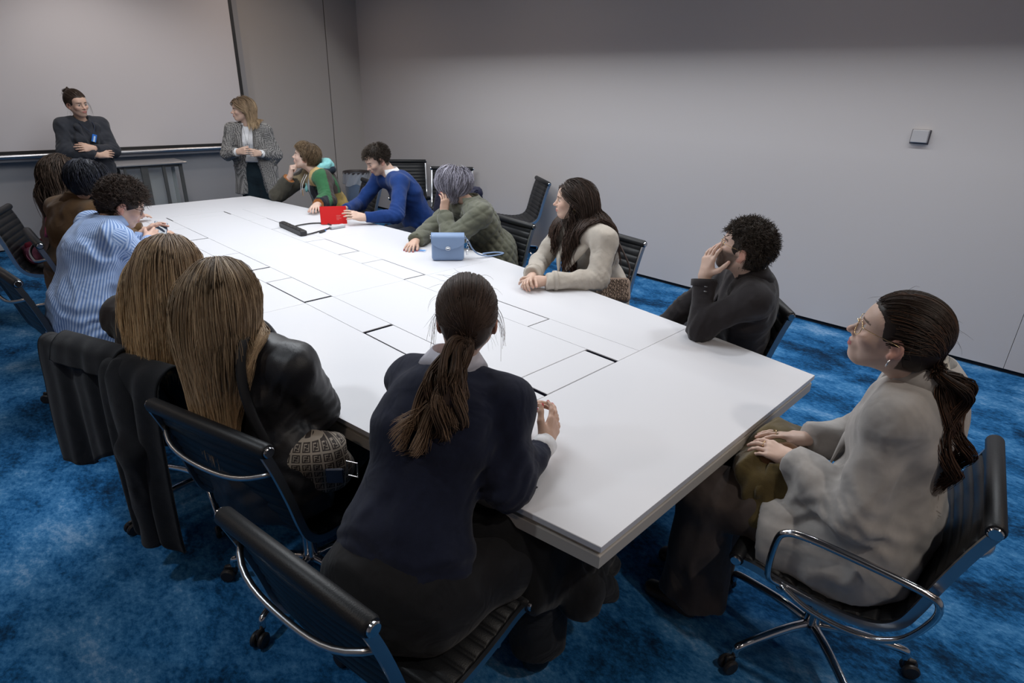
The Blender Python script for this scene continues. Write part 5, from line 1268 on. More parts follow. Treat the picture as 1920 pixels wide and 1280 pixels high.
# 12 -------- girl with taupe sweater
J = unit_pose(PO['girl'])
p = person('woman with long brown hair in a taupe sweater with a pink strap', J)
body(J, p, 'f', LT, hands={'R': ('rest', nrm(A(.9, .3, .05)), A(0, 0, 1)), 'L': ('rest', nrm(A(.9, -.3, 0)), A(0, 0, 1))}, hs=.97, hh=.006)
M_tp = cloth('taupe_knit', (.15, .105, .095), .95); h = J['hip']
solid('sweater', torso(J, .024)+[(c, k) for S in 'LR' for c, k in arm(J, S, (.060, .052, .052, .038), .008, .93)]+[(cone(h+A(0, 0, .12), h+A(0, 0, -.04), .14, .155, J['l'], 1.35), .05)], J, M_tp, p, .012, TOPK, folds(.011, (9, 9, 9), 121), hem=(h+A(0, 0, -.06), (0, 0, -1)))
solid('trousers', legs(J, .012), J, M_blackcloth, p, .014, LEGK, neck=False); shoes(J, p, mat('white_trainer', (.4, .4, .4), .5))
J['hs'] = .97; tc = torso_cols(J)
hair_obj(p, [cap(J, p, (.03, .02, .015), .001, nape=-.10, noise=(.003, 40), front=.076, back=.01), combed(J, 1500, 122, .50, 14, (.065, .0, .11), .38, (.003, .026), .0022, (.040, .026, .019), (.095, .062, .042), tc, wave=.14, wf=12, sc=dict(hl=.064), stiff=.9, jit=.05, gather=(J['head']-J['look']*.04, .09, .4))])
b = MB(); n, f, l = J['neck'], J['f'], J['l']; b.tube(spline([n+l*.02+f*.14-A(0, 0, .12), n-l*.075+f*.06+A(0, 0, .01), n-l*.09-f*.04+A(0, 0, .015), n-l*.06-f*.13-A(0, 0, .14), n+l*.0-f*.16-A(0, 0, .32)], 5), .012, 8, flat=.5); b.build('pink_strap', mat('pink_leather', (.55, .09, .16), .5), p, smooth=True)
settle(p, (.66, 5.42, 0))

# 13 -------- standing speaker with crossed arms
J = unit_pose(PO['speaker'])
p = person('woman in a charcoal cardigan standing with crossed arms before the projection screen', J)
body(J, p, 'f', LP, hairc=(.04, .025, .018), h=.004, hands={'L': (dict(curl=(.2, .3, .2)), nrm(A(-.9, -.1, .12)), A(.1, -.9, .3)), 'R': (dict(curl=(.25, .4, .3)), nrm(A(.9, .05, .05)), A(.1, -.9, .3))}, hs=.98)
M_cg = cloth('charcoal_wool', (.030, .033, .042), .9, fold=(8, .4)); h, n, f, l = J['hip'], J['neck'], J['f'], J['l']
solid('cardigan', torso(J, .026)+[(c, k) for S in 'LR' for c, k in arm(J, S, (.062, .058, .056, .044), .008, .90)]+[(cone(h+A(0, 0, .12), h+A(0, 0, -.18), .135, .165, l, 1.4), .05)], J, M_cg, p, .009, TOPK, folds(.011, (10, 10, 7), 131), hem=(h+A(0, 0, -.19), (0, 0, -1)), pad=.26, subs=[(cone(n+f*.11+A(0, 0, .05), n+f*.165+A(0, 0, -.20), .045, .012), .01)])
solid('top', torso(J, .012), J, cloth('dark_top', (.016, .017, .023)), p, .012, TOPK, hem=(h, (0, 0, -1)))
blanket('shawl_collar', M_cg, p, [n+f*.15+l*.045-A(0, 0, .22), n+f*.10+l*.085-A(0, 0, .06), n+l*.085+A(0, 0, .005), n-f*.06+A(0, 0, .02), n-l*.085+A(0, 0, .005), n+f*.10-l*.085-A(0, 0, .06), n+f*.15-l*.045-A(0, 0, .22)], [.012, .02, .024, .024, .024, .02, .012], .008)
solid('trousers', legs(J, .012, (.095, .065, .062, .055)), J, cloth('black_trousers', (.012, .013, .018)), p, .014, LEGK, neck=False); shoes(J, p, mat('speaker_shoe', (.012, .01, .01), .4))
c = n+f*.185-A(0, 0, .16)+l*.0; B = np.eye(4); B[:3, :3] = np.stack([l, f, A(0, 0, 1)], 1)@np.array([[math.cos(.35), 0, math.sin(.35)], [0, 1, 0], [-math.sin(.35), 0, math.cos(.35)]]); B[:3, 3] = c
b = MB().box((-.020, -.003, -.035), (.020, .003, .035), B, bev=.001).build('badge', mat('blue_badge', (.02, .16, .60), .35), p)
MB().box((-.007, .0031, -.034), (.008, .0045, .020), B).build('badge_stripe', mat('badge_white', (.55, .68, .85), .4), b)
b = MB(); b.tube(spline([c+A(0, 0, .035), n+f*.13+l*.05-A(0, 0, .05), n+l*.06+A(0, 0, .02), n-f*.05+A(0, 0, .03), n-l*.06+A(0, 0, .02), n+f*.13-l*.05-A(0, 0, .05), c+A(0, 0, .035)], 4), .003, 6); b.build('lanyard', mat('lanyard', (.01, .02, .05), .6), p, smooth=True)
J['hs'] = .98; Hf = J['Hf']; tb_ = A(-.095, .0, .070); T0w = (tb_*.98)@Hf.T+J['head']; bk = -Hf[:, 0]
pony_hair(J, p, (.040, .026, .019), (.060, .040, .028), 133, 1400, tb_, [T0w, T0w+bk*.02+A(0, 0, .02), T0w+bk*.035+A(.02, 0, .035), T0w+bk*.04+A(.035, 0, .01), T0w+bk*.03+A(.01, 0, -.015), T0w+bk*.02+A(-.02, 0, .0)], [.012, .022, .026, .026, .022, .014], .2, wave=.5, wf=14, S=14, tN=700, hl=.056, frizz=24)
settle(p, (1.46, 7.33, 0))

# 14 -------- woman in houndstooth blazer
J = unit_pose(PO['blazer'])
p = person('standing woman with shoulder length blonde hair in a black and white check blazer', J)
body(J, p, 'f', LT, hairc=(.06, .04, .03), h=.004, hands={'L': (dict(curl=(.7, .8, .5), thumb=(.4, .7)), nrm(A(-.75, -.2, .12)), A(.1, -.95, .1)), 'R': (dict(curl=(.7, .8, .5), thumb=(.4, .7)), nrm(A(.45, -.6, .12)), A(-.5, -.8, .1))}, hs=.96)
def hound():
    m = cloth('houndstooth', (.2, .2, .2), .9, noise=None, fold=(8, .3)); t = NT(m); tc = t.new('ShaderNodeTexCoord')
    mp = t.new('ShaderNodeMapping'); mp.inputs['Rotation'].default_value = (.5, .6, .4); t.link(tc, 'Object', mp, 0)
    k = t.new('ShaderNodeTexChecker', i_Scale=105.0); k.inputs[1].default_value = (.36, .35, .34, 1); k.inputs[2].default_value = (.022, .021, .024, 1); t.link(mp, 0, k, 0); t.link(k, 0, t.b, 'Base Color'); return m
M_hd = hound(); h, n, f, l = J['hip'], J['neck'], J['f'], J['l']
openf = [(cone(n+f*.10+A(0, 0, .05), n+f*.15+A(0, 0, -.26), .052, .066), .01), (cone(n+f*.15+A(0, 0, -.26), h+f*.20+A(0, 0, -.40), .066, .15), .01)]
solid('blazer', torso(J, .030)+[(c, k) for S in 'LR' for c, k in arm(J, S, (.062, .056, .056, .046), .008, .90)]+[(cone(h+A(0, 0, .20), h+A(0, 0, -.30), .125, .190, l, 1.38), .06)], J, M_hd, p, .009, TOPK, folds(.008, (9, 9, 5), 141), hem=(h+A(0, 0, -.26), (0, 0, -1)), pad=.40, subs=openf)
solid('blouse', torso(J, .014), J, M_white, p, .010, TOPK, folds(.008, (14, 14, 6), 5), hem=(h+A(0, 0, .08), (0, 0, -1)), subs=[(cone(n+f*.09+A(0, 0, .05), n+f*.135+A(0, 0, -.10), .030, .010), .008)])
collar('blouse_collar', J, M_white, p, .056, h1=.032, open_=.6, flare=.020, spread=1.4); collar('blazer_collar', J, M_hd, p, .070, h1=.022, open_=1.0, flare=.028)
lb = MB()
for s in (-1, 1):
    q = [n+l*s*.060+f*.03+A(0, 0, .01), n+l*s*.058+f*.10+A(0, 0, -.06), n+l*s*.052+f*.145+A(0, 0, -.18), n+l*s*.05+f*.155+A(0, 0, -.32)]
    o = [n+l*s*.10+f*.0+A(0, 0, -.02), n+l*s*.125+f*.085+A(0, 0, -.09), n+l*s*.105+f*.13+A(0, 0, -.19), n+l*s*.062+f*.153+A(0, 0, -.32)]
    a, b_ = spline(q, 4), spline(o, 4); V = []
    for i in range(len(a)): V += [a[i]+f*.012, b_[i]+f*.018, b_[i]+f*.010]
    F = [[i*3+k, i*3+(k+1) % 3, (i+1)*3+(k+1) % 3, (i+1)*3+k] for i in range(len(a)-1) for k in range(3)]; lb.add(V, F)
lb.build('lapel', M_hd, p, smooth=True)
for S in 'LR': d = J['wr'+S]-J['el'+S]; ring('blouse_cuff', J['el'+S]+d*.90, d, .040, 0, .05, M_white, p)
solid('trousers', legs(J, .012, (.095, .065, .062, .055))+[(cone(h+A(0, 0, .10), h+A(0, 0, -.05), .105, .120, l, 1.4), .05)], J, cloth('petrol_trousers', (.008, .018, .026)), p, .012, LEGK, neck=False, pad=.22); shoes(J, p, mat('blazer_shoe', (.012, .01, .01), .4))
J['hs'] = .96; tc = torso_cols(J)
hair_obj(p, [cap(J, p, (.16, .11, .07), .001, nape=-.11, noise=(.003, 40), front=.078, back=.012), combed(J, 2200, 142, .19, 12, (.06, .015, .11), .40, (.003, .024), .0017, (.15, .10, .065), (.46, .33, .20), tc, wave=.06, wf=9, sc=dict(hl=.066), var=.3, pw=1.0, jit=.05, gather=(J['head']-J['look']*.03, .085, .5))])
b = MB(); c = n+f*.185-A(0, 0, .24)
for dz in (.028, -.030):
    q = c+A(0, 0, dz)+f*.004; b.tube([q+l*x+A(0, 0, 1)*z for x, z in ((-.020, -.020), (.020, -.022), (.022, .018), (-.018, .022))], .0022, 6, closed=True)
b.tube([c+A(0, 0, .006), c+A(0, 0, -.008)], .002, 6); b.tube([n+f*.10+A(0, 0, -.02)+l*.035, c+A(0, 0, .05)], .0012, 5); b.tube([n+f*.10+A(0, 0, -.02)-l*.035, c+A(0, 0, .05)], .0012, 5)
b.build('hanging_glasses', mat('black_frame', (.01, .01, .01), .3), p)
d = J['wrL']-J['elL']; ring('watch', J['wrL']-nrm(d)*.004, d, .030, 0, .018, M_silver, p)
settle(p, (2.90, 6.82, 0))
# ------------------------------------------------------------------ things on the table, laps and chairs
def place(root, loc, rz=0): root.location = loc; root.rotation_euler.z = rz; return root
M_blk = mat('black_plastic', (.018, .018, .02), .45)
# power strip
t = thing('power_strip', 'black six socket power strip with its cable lying on the white table', 'power strip')
MB().box((-.205, -.026, .0), (.205, .026, .040), bev=.006).build('strip_body', M_blk, t)
for i in range(6):
    x = -.165+.062*i
    b = MB(); b.lathe([(.0, .0402), (.0175, .0402), (.0195, .0412), (.0215, .0405), (.0215, .039)], 20, (x, 0, 0)); so = b.build('socket', mat('socket_black', (.006, .006, .008), .6), t, auto=40)
    b = MB()
    for s in (-1, 1): b.cyl((x+s*.0095, 0, .0400), (x+s*.0095, 0, .0408), .0026, 8)
    b.build('socket_hole', M_alu, so)
MB().box((.172, -.010, .040), (.192, .010, .045), bev=.002).build('rocker', mat('rocker_grey', (.08, .08, .09), .4), t)
place(t, (2.085, 4.39, .7405), math.radians(86))
pts = spline([(2.062, 4.19, .752), (2.12, 4.20, .748), (2.22, 4.24, .747), (2.33, 4.29, .747), (2.40, 4.37, .747), (2.40, 4.47, .747), (2.33, 4.53, .747), (2.22, 4.53, .748), (2.14, 4.50, .747), (2.12, 4.46, .747)], 6)
tag(MB().tube(pts, .0052, 8).build('power_cable', M_blk, smooth=True), 'black power cable curled in a loop beside the power strip', 'cable')
t = thing('cable_plug', 'black plug with a blue end at the loop of the cable on the table', 'plug')
b = MB(); b.box((-.035, -.010, 0), (.03, .010, .016), bev=.004); b.build('plug_body', M_blk, t); MB().box((.03, -.007, .003), (.048, .007, .013), bev=.002).build('plug_end', mat('plug_blue', (.05, .22, .55), .4), t)
place(t, (2.235, 4.215, .7405), .5)
t = thing('charger', 'small pale grey charger brick on the table in front of the red booklet', 'charger')
MB().box((-.065, -.021, 0), (.065, .021, .026), bev=.006).build('charger_body', mat('charger_white', (.50, .51, .53), .4), t)
MB().box((-.072, -.008, .006), (-.064, .008, .020), bev=.002).build('charger_port', mat('charger_port', (.2, .2, .21), .4), t)
place(t, (2.40, 4.275, .7405), .1)
# red booklet, standing half open, cover to the camera
t = thing('booklet', 'bright red booklet with white pages held upright on the table by the man in blue', 'book')
M_red = mat('booklet_red', (.62, .006, .008), .45)
W_, H_ = .205, .142
MB().box((-W_/2, -.0045, 0), (W_/2, -.0030, H_)).build('cover', M_red, t)
c2 = MB().box((-W_/2, .016, 0), (W_/2, .0175, H_)).build('cover', M_red, t)
pg = MB()
for i in range(9): pg.box((-W_/2+.003, -.0028+i*.0021, .002), (W_/2-.003, -.0022+i*.0021, H_-.002))
pg.build('pages', mat('page_white', (.75, .74, .70), .7), t)
try:
    for k, (s, zz) in enumerate(()):
        fc = bpy.data.curves.new('cover_lettering', 'FONT'); fc.body = s; fc.size = .014; fc.extrude = .0002
        fo = bpy.data.objects.new('tmp_text', fc); COL.objects.link(fo); dg = bpy.context.evaluated_depsgraph_get(); me = bpy.data.meshes.new_from_object(fo.evaluated_get(dg)); bpy.data.objects.remove(fo)
        lo = bpy.data.objects.new('cover_lettering', me); me.materials.clear(); me.materials.append(mat('letter_pink', (.75, .35, .33), .6)); link(lo, t); lo.location = (-.005, -.0050, zz); lo.rotation_euler = (PI/2, 0, 0)
except Exception: pass
b = MB()
for k, (x0, x1) in enumerate(((.02, .055), (.02, .048), (.02, .058), (.02, .040))): b.box((x0, -.0050, .066-.011*k), (x1, -.0044, .070-.011*k))
b.build('cover_print', mat('cover_print_pale', (.62, .16, .15), .5), t)
t.location = (2.455, 4.418, .742); t.rotation_euler = (-.18, .03, math.radians(-20))
# blue handbag
M_bag = mat('blue_leather', (.20, .29, .46), .42, bump=(300, .12), spec=.45)
t = thing('handbag', 'small powder blue leather handbag with a silver clasp standing on the table', 'handbag')
G = Field((-.13, -.07, -.01), (.13, .07, .19), .005); G.add(rbox((0, 0, .084), (.106, .043, .084), None, .022), .005); V, F = G.surf(); mesh('bag_body', V, F, M_bag, t)
# flap: wraps over the top and down the front with a curved lower edge
V = []; nx = 25; path = spline([(.050, .125), (.047, .158), (.028, .1745), (0, .1755), (-.028, .1745), (-.046, .160), (-.0485, .13), (-.0490, .105), (-.0490, .078)], 4)
for i, x in enumerate(np.linspace(-.108, .108, nx)):
    k = 1-abs(x/.108)**2.6; s = np.linspace(0, 1, len(path)); lim = .80+.20*k
    q = np.array([[np.interp(u*lim, s, path[:, 0]), np.interp(u*lim, s, path[:, 1])] for u in s]); V.append(np.c_[np.full(len(q), x), q])
V = np.array(V); n1 = len(path); Vo = V.reshape(-1, 3); cen = np.array([0, 0, .12]); d = (Vo-cen)*A(0, 1, 1); d /= np.linalg.norm(d, axis=1)[:, None]; Vi = Vo-d*.0035
F = []; off = len(Vo)
for i in range(nx-1):
    for j in range(n1-1):
        a = i*n1+j; F.append([a, a+1, a+n1+1, a+n1]); F.append([off+a, off+a+n1, off+a+n1+1, off+a+1])
    a = i*n1+n1-1; F.append([a, off+a, off+a+n1, a+n1])
for i in (0, nx-1):
    for j in range(n1-1): a = i*n1+j; F.append([a, off+a, off+a+1, a+1])
fl = MB().add(np.concatenate([Vo, Vi]), F).build('flap', M_bag, t, smooth=True)
b = MB(); a = np.arange(20)/20*2*PI; b.tube([(-.0+.0145*np.sign(math.cos(x))*abs(math.cos(x))**.7, -.0535, .088+.0105*np.sign(math.sin(x))*abs(math.sin(x))**.7) for x in a], .0022, 6, closed=True)
b.box((-.011, -.0555, .085), (.011, -.0505, .091), bev=.001); b.build('clasp', M_silver, t, smooth=False)
st = MB(); st.tube(spline([(.112, .0, .15), (.135, .01, .12), (.16, .02, .07), (.20, .03, .03), (.26, .05, .010), (.34, .09, .006), (.38, .14, .006), (.33, .16, .006), (.24, .12, .008)], 5), .0048, 6, flat=1.8); st.build('strap', M_bag, t, smooth=True)
b = MB(); 
for s in (-1, 1): b.tube([(s*.112, .009*math.cos(x), .150+.011*math.sin(x)) for x in a], .0018, 6, closed=True)
b.build('strap_ring', M_silver, t, smooth=True)
kc = MB()
for i, (x, z) in enumerate(((.128, .125), (.133, .105), (.128, .088), (.136, .072))): kc.tube([(x+.007*math.cos(u), -.018+.003*math.sin(u*2), z+.009*math.sin(u)) for u in a], .0016, 5, closed=True)
kc.box((.120, -.022, .035), (.134, -.014, .068), bev=.002); kc.build('key_charm', M_silver, t)
place(t, (2.475, 3.005, .7405), math.radians(-39))
# ticket under the hand
t = thing('card', 'small blue and purple printed card under the hand beside the blue handbag', 'card')
MB().box((-.055, -.035, 0), (.055, .035, .0016)).build('card_base', mat('card_white', (.55, .60, .72), .4), t)
b = MB()
for i in range(5): b.box((-.05+.004*i, -.03+.012*i, .0016), (.045-.006*i, -.024+.012*i, .0020))
b.build('card_print', mat('card_print', (.10, .09, .30), .4), t)
MB().box((.01, -.012, .0016), (.05, .018, .0021)).build('card_emblem', mat('card_blue', (.08, .28, .62), .4), t)
place(t, (2.465, 3.315, .7405), math.radians(-48))
# phone held by the man in the striped shirt
t = thing('phone', 'dark blue phone held up by the man in the striped shirt', 'phone')
MB().box((-.075, -.037, -.004), (.075, .037, .004), bev=.003).build('phone_body', mat('phone_case', (.03, .06, .12), .3), t)
MB().box((-.070, -.033, .004), (.070, .033, .0046)).build('screen', mat('phone_screen', (.02, .03, .05), .08), t)
t.location = (1.125, 4.19, .925); t.rotation_euler = (.3, -.35, 1.15)
# pink bag
t = thing('pink_bag', 'pink leather bag lying on the seat of the far left chair', 'bag')
M_pk = mat('pink_bag_leather', (.34, .10, .17), .5, bump=(160, .3), fold=(14, .5))
G = Field((-.17, -.13, -.01), (.17, .13, .20), .008); G.add(rbox((0, 0, .07), (.12, .08, .065), None, .04), .01); G.add(ell((.0, .0, .10), (.10, .07, .06)), .03); G.disp(folds(.012, (16, 16, 10), 3)); V, F = G.surf(); mesh('bag_body', V, F, M_pk, t)
G = Field((-.17, -.13, .05), (.17, .13, .22), .007); G.add(cone((-.09, -.03, .14), (.09, .03, .15), .022, .024), .01); G.add(cone((-.02, .05, .145), (.09, -.04, .135), .018, .02), .02); G.disp(folds(.010, (25, 25, 20), 8)); V, F = G.surf(); mesh('scarf', V, F, mat('crimson_scarf', (.28, .02, .05), .8), t)
MB().tube(spline([(-.10, -.02, .10), (-.13, -.06, .07), (-.11, -.10, .03), (-.02, -.115, .02), (.08, -.10, .03), (.11, -.05, .09)], 5), .007, 8, flat=.6).build('strap', M_pk, t, smooth=True)
place(t, (.70, 5.74, .465), .2)

# monogram bag with two tone square emblem print
def mono_mat():
    m = bpy.data.materials.new('monogram_canvas'); m.use_nodes = True; t = NT(m); at = t.new('ShaderNodeAttribute', attribute_name='Col'); sp = t.new('ShaderNodeSeparateColor'); t.link(at, 'Color', sp, 0)
    def M(op, a, b=None):
        n = t.new('ShaderNodeMath', operation=op)
        for i, x in enumerate((a, b)):
            if x is None: continue
            if isinstance(x, (int, float)): n.inputs[i].default_value = x
            else: t.l.new(x, n.inputs[i])
        return n.outputs[0]
    u = M('FRACT', M('MULTIPLY', sp.outputs[0], 38.)); v = M('FRACT', M('MULTIPLY', sp.outputs[1], 38.))
    def rect(x0, x1, y0, y1):
        a = M('LESS_THAN', M('ABSOLUTE', M('SUBTRACT', u, (x0+x1)/2)), (x1-x0)/2); b = M('LESS_THAN', M('ABSOLUTE', M('SUBTRACT', v, (y0+y1)/2)), (y1-y0)/2); return M('MULTIPLY', a, b)
    sq = rect(.10, .90, .10, .90); marks = None
    for r in ((.22, .30, .22, .80), (.22, .58, .72, .80), (.30, .48, .50, .57), (.70, .78, .20, .78), (.42, .78, .20, .28), (.52, .70, .42, .49)):
        x = rect(*r); marks = x if marks is None else M('MAXIMUM', marks, x)
    dark = M('MULTIPLY', sq, M('SUBTRACT', 1., marks))
    mx = t.new('ShaderNodeMix', data_type='RGBA'); t.l.new(dark, mx.inputs[0]); mx.inputs[6].default_value = (.30, .25, .20, 1); mx.inputs[7].default_value = (.030, .020, .016, 1)
    t.l.new(mx.outputs[2], t.b.inputs['Base Color']); t.b.inputs['Roughness'].default_value = .75; return m
t = thing('monogram_bag', 'brown and beige square patterned bag hanging beside the woman in black leather', 'bag')
G = Field((-.17, -.12, -.16), (.17, .12, .15), .006); G.add(ell((0, 0, -.01), (.125, .070, .085)), .02); G.add(rbox((.0, 0, .05), (.10, .045, .045), None, .03), .05)
G.add(cone((-.10, -.075, .015), (.13, -.085, -.045), .012, .012), .012, 's'); G.disp(folds(.014, (11, 11, 13), 12)); V, F = G.surf()
th = np.arctan2(V[:, 0], -V[:, 1]+.10); cuv = np.c_[th*.15+1, V[:, 2]+1, V[:, 1]*0]; mesh('bag_body', V, F, mono_mat(), t, col=cuv)
bf = MB(); bf.box((.07, -.088, -.005), (.12, -.080, .045), bev=.003); bf.build('navy_panel', mat('navy_panel', (.02, .03, .06), .4), t)
b = MB(); b.tube([(.125, -.06, .055), (.155, -.065, .05), (.155, -.065, .0), (.125, -.06, .005)], .0025, 6, closed=True); b.build('buckle', M_silver, t)
wst = mat('black_strap', (.010, .010, .012), .5)
WS = np.array([(.690, 1.600, .655), (.665, 1.595, .70), (.640, 1.600, .78), (.622, 1.612, .87), (.620, 1.632, .96), (.640, 1.655, 1.04), (.685, 1.690, 1.083), (.745, 1.735, 1.06), (.785, 1.745, .99)])-A(.755, 1.59, .635); ca, sa = math.cos(math.radians(42)), math.sin(math.radians(42)); WS = np.c_[WS[:, 0]*ca-WS[:, 1]*sa, WS[:, 0]*sa+WS[:, 1]*ca, WS[:, 2]]
MB().tube(spline(WS, 6), .015, 8, flat=.3).build('strap', wst, t, smooth=True)
b = MB(); b.box((-.125, -.075, .035), (-.08, -.066, .06), bev=.002); b.build('strap_buckle', M_silver, t)
place(t, (.725, 1.605, .650), math.radians(-42)); t.scale = (1.1, 1.1, 1.05)
# patterned small bag on the trench coat woman's lap
t = thing('lettered_bag', 'small brown bag covered in rows of letters behind the table edge', 'bag')
G = Field((-.13, -.07, -.10), (.13, .07, .10), .007); G.add(rbox((0, 0, 0), (.10, .045, .075), None, .03), .01); V, F = G.surf(); mesh('bag_body', V, F, mat('lettered_canvas', (.30, .22, .17), .7), t)
lt = mat('letter_brown', (.035, .020, .016), .7)
for k in range(5):
    fc = bpy.data.curves.new('lettering', 'FONT'); fc.body = ('DYDKNDY', 'OYOVDKN')[k % 2]; fc.size = .034; fc.extrude = .0006
    fo = bpy.data.objects.new('tmp_text', fc); COL.objects.link(fo); dg = bpy.context.evaluated_depsgraph_get(); me = bpy.data.meshes.new_from_object(fo.evaluated_get(dg)); bpy.data.objects.remove(fo)
    me.materials.clear(); me.materials.append(lt); o = bpy.data.objects.new('lettering', me); link(o, t); o.location = (-.088, -.0462, -.065+.026*k); o.rotation_euler = (PI/2, 0, 0)
MB().tube(spline([(.09, 0, .06), (.10, -.01, .13), (.06, -.03, .22), (.0, -.04, .33)], 5), .005, 6, flat=1.5).build('strap', mat('brown_strap', (.05, .03, .025), .5), t, smooth=True)
t.location = (2.88, 1.955, .70); t.rotation_euler = (-.45, 0, math.radians(-42))

# folded olive coat on the lap of the woman in grey
t = thing('folded_olive_coat', 'olive brown coat folded on the lap under the hands of the woman in grey', 'coat')
M_olc = cloth('olive_felt', (.095, .066, .020), .92, bump=(400, .6), fold=(7, .6), noise=(9, .35), sheen=.3)
lo, hi = A(-.26, -.22, -.20), A(.30, .26, .16)
G = Field(lo, hi, .008)
G.add(ell((-.02, .0, -.05), (.13, .125, .115)), .02); G.add(ell((.06, .06, -.02), (.13, .12, .10)), .05); G.add(cone((-.11, .02, .02), (.12, .08, .055), .045, .04), .06); G.add(cone((-.10, -.06, -.10), (.04, -.09, -.11), .06, .05), .05)
G.add(cone((-.05, -.14, -.02), (.03, -.13, -.13), .014, .02), .03, 's'); G.disp(folds(.028, (10, 10, 8), 17), .06); V, F = G.surf(); mesh('coat_bulk', V, F, M_olc, t)
G = Field(lo, hi, .007); Rn = nrm(A(-.75, -.45, .48)); Ru = nrm(A(.5, -.85, -.05)); Rv = np.cross(Rn, Ru); RR = np.stack([Ru, Rv, Rn], 1)
G.add(rbox((-.085, -.075, .030), (.075, .060, .018), RR, .015), .01); G.add(rbox((-.10, -.085, -.06), (.085, .065, .020), np.stack([Ru, np.cross(nrm(A(-.85, -.5, .1)), Ru), nrm(A(-.85, -.5, .1))], 1), .015), .02); G.disp(folds(.014, (13, 13, 11), 4)); V, F = G.surf(); mesh('folded_flap', V, F, M_olc, t); BP = V[(V@nrm(A(-.55, -.2, .8))).argmax()]
G = Field(lo, hi+.05, .007); G.add(cone((-.05, .02, .060), (.08, .05, .070), .040, .034), .02); G.add(cone((-.01, -.03, .055), (.045, -.10, -.09), .028, .022), .03); G.add(cone((.02, -.01, .06), (.085, -.07, -.08), .025, .02), .03); G.disp(folds(.012, (18, 18, 14), 7)); V, F = G.surf(); mesh('lining', V, F, cloth('rust_lining', (.13, .062, .028), .85, fold=(10, .6)), t)
G = Field(lo, hi+.05, .008); G.add(cone((.06, .09, .055), (.20, .10, .00), .030, .035), .03); G.add(cone((.20, .10, .0), (.24, .08, -.10), .035, .03), .03); G.disp(folds(.012, (18, 18, 14), 9)); V, F = G.surf(); mesh('sleeve', V, F, cloth('dark_olive_felt', (.045, .032, .014), .9), t)
b = MB(); b.lathe([(0, .006), (.008, .005), (.010, 0), (0, -.002)], 14); o = b.build('button', M_silver, t, smooth=True); o.location = Vector(BP); o.rotation_euler = Vector((-.55, -.2, .8)).to_track_quat('Z', 'Y').to_euler()
place(t, (1.865, .525, .635), -.15); t.scale = (1.15, .95, 1.05)

# coat and handbag on the lap of the woman in navy
t = thing('black_lap_coat', 'black coat gathered on the lap of the woman in navy, trailing under the table corner', 'coat')
M_bc = cloth('black_coat_wool', (.009, .009, .010), .92, fold=(7, .6))
G = Field((.80, .60, .08), (1.55, 1.25, .75), .011)
for a_, b_, r1, r2 in (((.96, 1.02, .60), (1.14, .93, .58), .09, .10), ((1.14, .93, .58), (1.26, .88, .46), .10, .075), ((1.26, .88, .46), (1.36, .86, .34), .075, .05), ((1.10, .90, .56), (1.16, .80, .38), .08, .07), ((1.02, .95, .58), (1.02, .86, .46), .07, .06)): G.add(cone(a_, b_, r1, r2), .07)
G.disp(folds(.020, (12, 12, 7), 41), .06); V, F = G.surf(); mesh('coat_body', V-A(1.1, .95, .45), F, M_bc, t)
G = Field((.95, .6, .15), (1.5, 1.1, .7), .010); G.add(cone((1.14, .83, .53), (1.30, .80, .30), .05, .042), .04); G.disp(folds(.012, (16, 16, 10), 44), .05); V, F = G.surf(); mesh('coat_sleeve', V-A(1.1, .95, .45), F, M_bc, t)
t.location = (1.1, .95, .45)
t = thing('black_handbag', 'small black handbag with a gold ring squeezed beside the elbow of the woman in navy', 'handbag')
G = Field((-.09, -.09, -.08), (.09, .09, .09), .006); G.add(rbox((0, 0, 0), (.055, .04, .05), None, .02), .01); G.disp(folds(.005, (20, 20, 20), 2)); V, F = G.surf(); mesh('bag_body', V, F, mat('black_bag_leather', (.010, .010, .012), .32, spec=.6), t)
b = MB(); a = np.arange(20)/20*2*PI; b.tube([(.016*math.cos(x), -.047, .035+.020*math.sin(x)) for x in a], .003, 6, closed=True); b.build('gold_ring', M_gold, t, smooth=True)
MB().tube(spline([(-.05, 0, .04), (-.06, -.01, .08), (0, -.02, .10), (.05, 0, .07), (.06, 0, .03)], 5), .007, 8).build('handle', mat('bag_handle', (.012, .012, .014), .35), t, smooth=True)
place(t, (1.06, .965, .655), -.7)

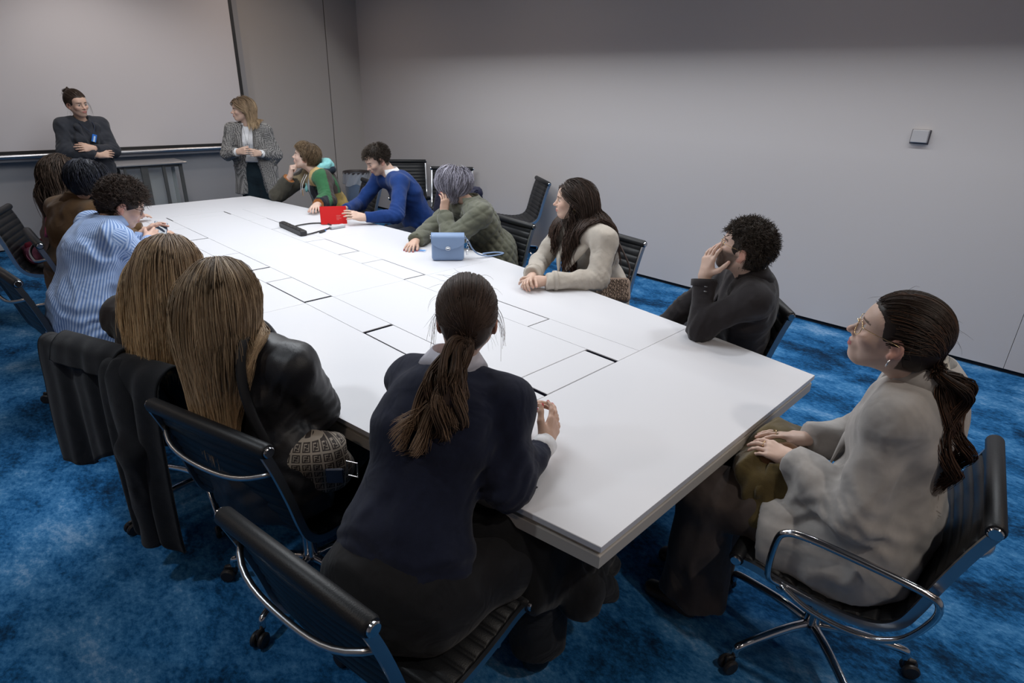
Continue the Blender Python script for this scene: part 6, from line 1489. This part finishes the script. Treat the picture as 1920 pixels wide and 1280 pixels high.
# dark coat draped over the third chair
def drape(name, parent, m, width, path, seed, amp=.012, n=60, th=.010, edge=None):
    """cloth sheet: path (x back, z) swept along y with growing vertical folds"""
    P = spline(path, 7); K = len(P); ys = np.linspace(width[0], width[1], n); s = np.linspace(0, 1, K); V = []
    T = np.gradient(P, axis=0); T /= np.linalg.norm(T, axis=1)[:, None]; N = np.c_[T[:, 1], -T[:, 0]]
    for i, y in enumerate(ys):
        f_ = amp*(np.sin(y*38+seed)+.6*np.sin(y*71+seed*2+s*2)+.5*np.sin(y*19+s*3))*np.clip(s-.30, 0, 1)*1.9
        lim = 1 if edge is None else edge((y-width[0])/(width[1]-width[0]))
        q = np.stack([np.interp(s*lim, s, P[:, k]) for k in (0, 1)], 1); nn = np.stack([np.interp(s*lim, s, N[:, k]) for k in (0, 1)], 1)
        for sg in (0, 1): V.append(np.c_[q[:, 0]+nn[:, 0]*(f_+th*sg), np.full(K, y)+.012*np.sin(s*5+y*9), q[:, 1]+nn[:, 1]*(f_+th*sg)])
    V = np.array(V).reshape(n, 2, K, 3); idx = np.arange(n*2*K).reshape(n, 2, K); F = []
    a, b, c, d = idx[:-1, 0, :-1], idx[1:, 0, :-1], idx[1:, 0, 1:], idx[:-1, 0, 1:]; F.append(np.stack([a, b, c, d], -1).reshape(-1, 4))
    a, b, c, d = idx[:-1, 1, :-1], idx[:-1, 1, 1:], idx[1:, 1, 1:], idx[1:, 1, :-1]; F.append(np.stack([a, b, c, d], -1).reshape(-1, 4))
    for j in (0, K-1): F.append(np.stack([idx[:-1, 0, j], idx[1:, 0, j], idx[1:, 1, j], idx[:-1, 1, j]], -1))
    for i in (0, n-1): F.append(np.stack([idx[i, 0, :-1], idx[i, 0, 1:], idx[i, 1, 1:], idx[i, 1, :-1]], -1))
    return mesh(name, V.reshape(-1, 3), np.concatenate(F), m, parent)
t = thing('draped_coat', 'long charcoal coat draped over the back of an office chair at left', 'coat')
M_dc = cloth('charcoal_coat', (.012, .013, .016), .95, bump=(420, .8), fold=(5, .6), noise=(20, .15))
drape('coat_back', t, M_dc, (-.24, .27), [(-.225, .62), (-.262, .76), (-.29, .86), (-.325, .888), (-.362, .86), (-.375, .70), (-.385, .55), (-.39, .38)], 1, .009, edge=lambda u: .985-.07*math.sin(u*5))
drape('coat_front_panel', t, M_dc, (-.42, -.15), [(-.235, .66), (-.275, .80), (-.315, .885), (-.362, .892), (-.405, .84), (-.420, .66), (-.425, .45), (-.425, .25), (-.42, .17)], 3, .014, n=40, edge=lambda u: .93+.07*math.cos(u*9))
G = Field((-.52, -.46, .12), (-.25, -.10, .95), .009); G.add(cone((-.36, -.22, .84), (-.435, -.30, .60), .060, .055), .04); G.add(cone((-.435, -.30, .60), (-.44, -.29, .20), .055, .045, fb=True), .03); G.disp(folds(.013, (14, 14, 5), 5)); V, F = G.surf(); mesh('coat_sleeve', V, F, M_dc, t)
drape('coat_collar', t, M_dc, (-.20, .16), [(-.27, .80), (-.30, .895), (-.335, .915), (-.375, .89), (-.392, .83)], 5, .004, n=40)
place(t, (.67, 2.60, 0), math.radians(90-69))
# navy jacket hung on the chair of the man in blue
t = thing('hung_jacket', 'dark navy jacket hung on the chair back behind the man in the blue sweater', 'jacket')
M_nj = cloth('navy_nylon', (.012, .013, .035), .6, fold=(9, .6))
drape('jacket_back', t, M_nj, (-.27, .27), [(-.225, .62), (-.27, .78), (-.30, .875), (-.335, .895), (-.375, .86), (-.395, .70), (-.40, .50)], 2, .012, th=.02)
G = Field((-.55, -.36, .35), (-.22, .36, 1.0), .010); G.add(cone((-.34, -.22, .88), (-.37, .22, .88), .045, .05), .04); G.add(cone((-.38, .18, .82), (-.44, .22, .50), .055, .045), .04); G.add(cone((-.38, -.18, .82), (-.43, -.23, .48), .055, .045), .04); G.disp(folds(.014, (14, 14, 9), 8)); V, F = G.surf(); mesh('jacket_sleeves', V, F, M_nj, t)
place(t, (3.52, 4.50, 0), math.radians(90+88))
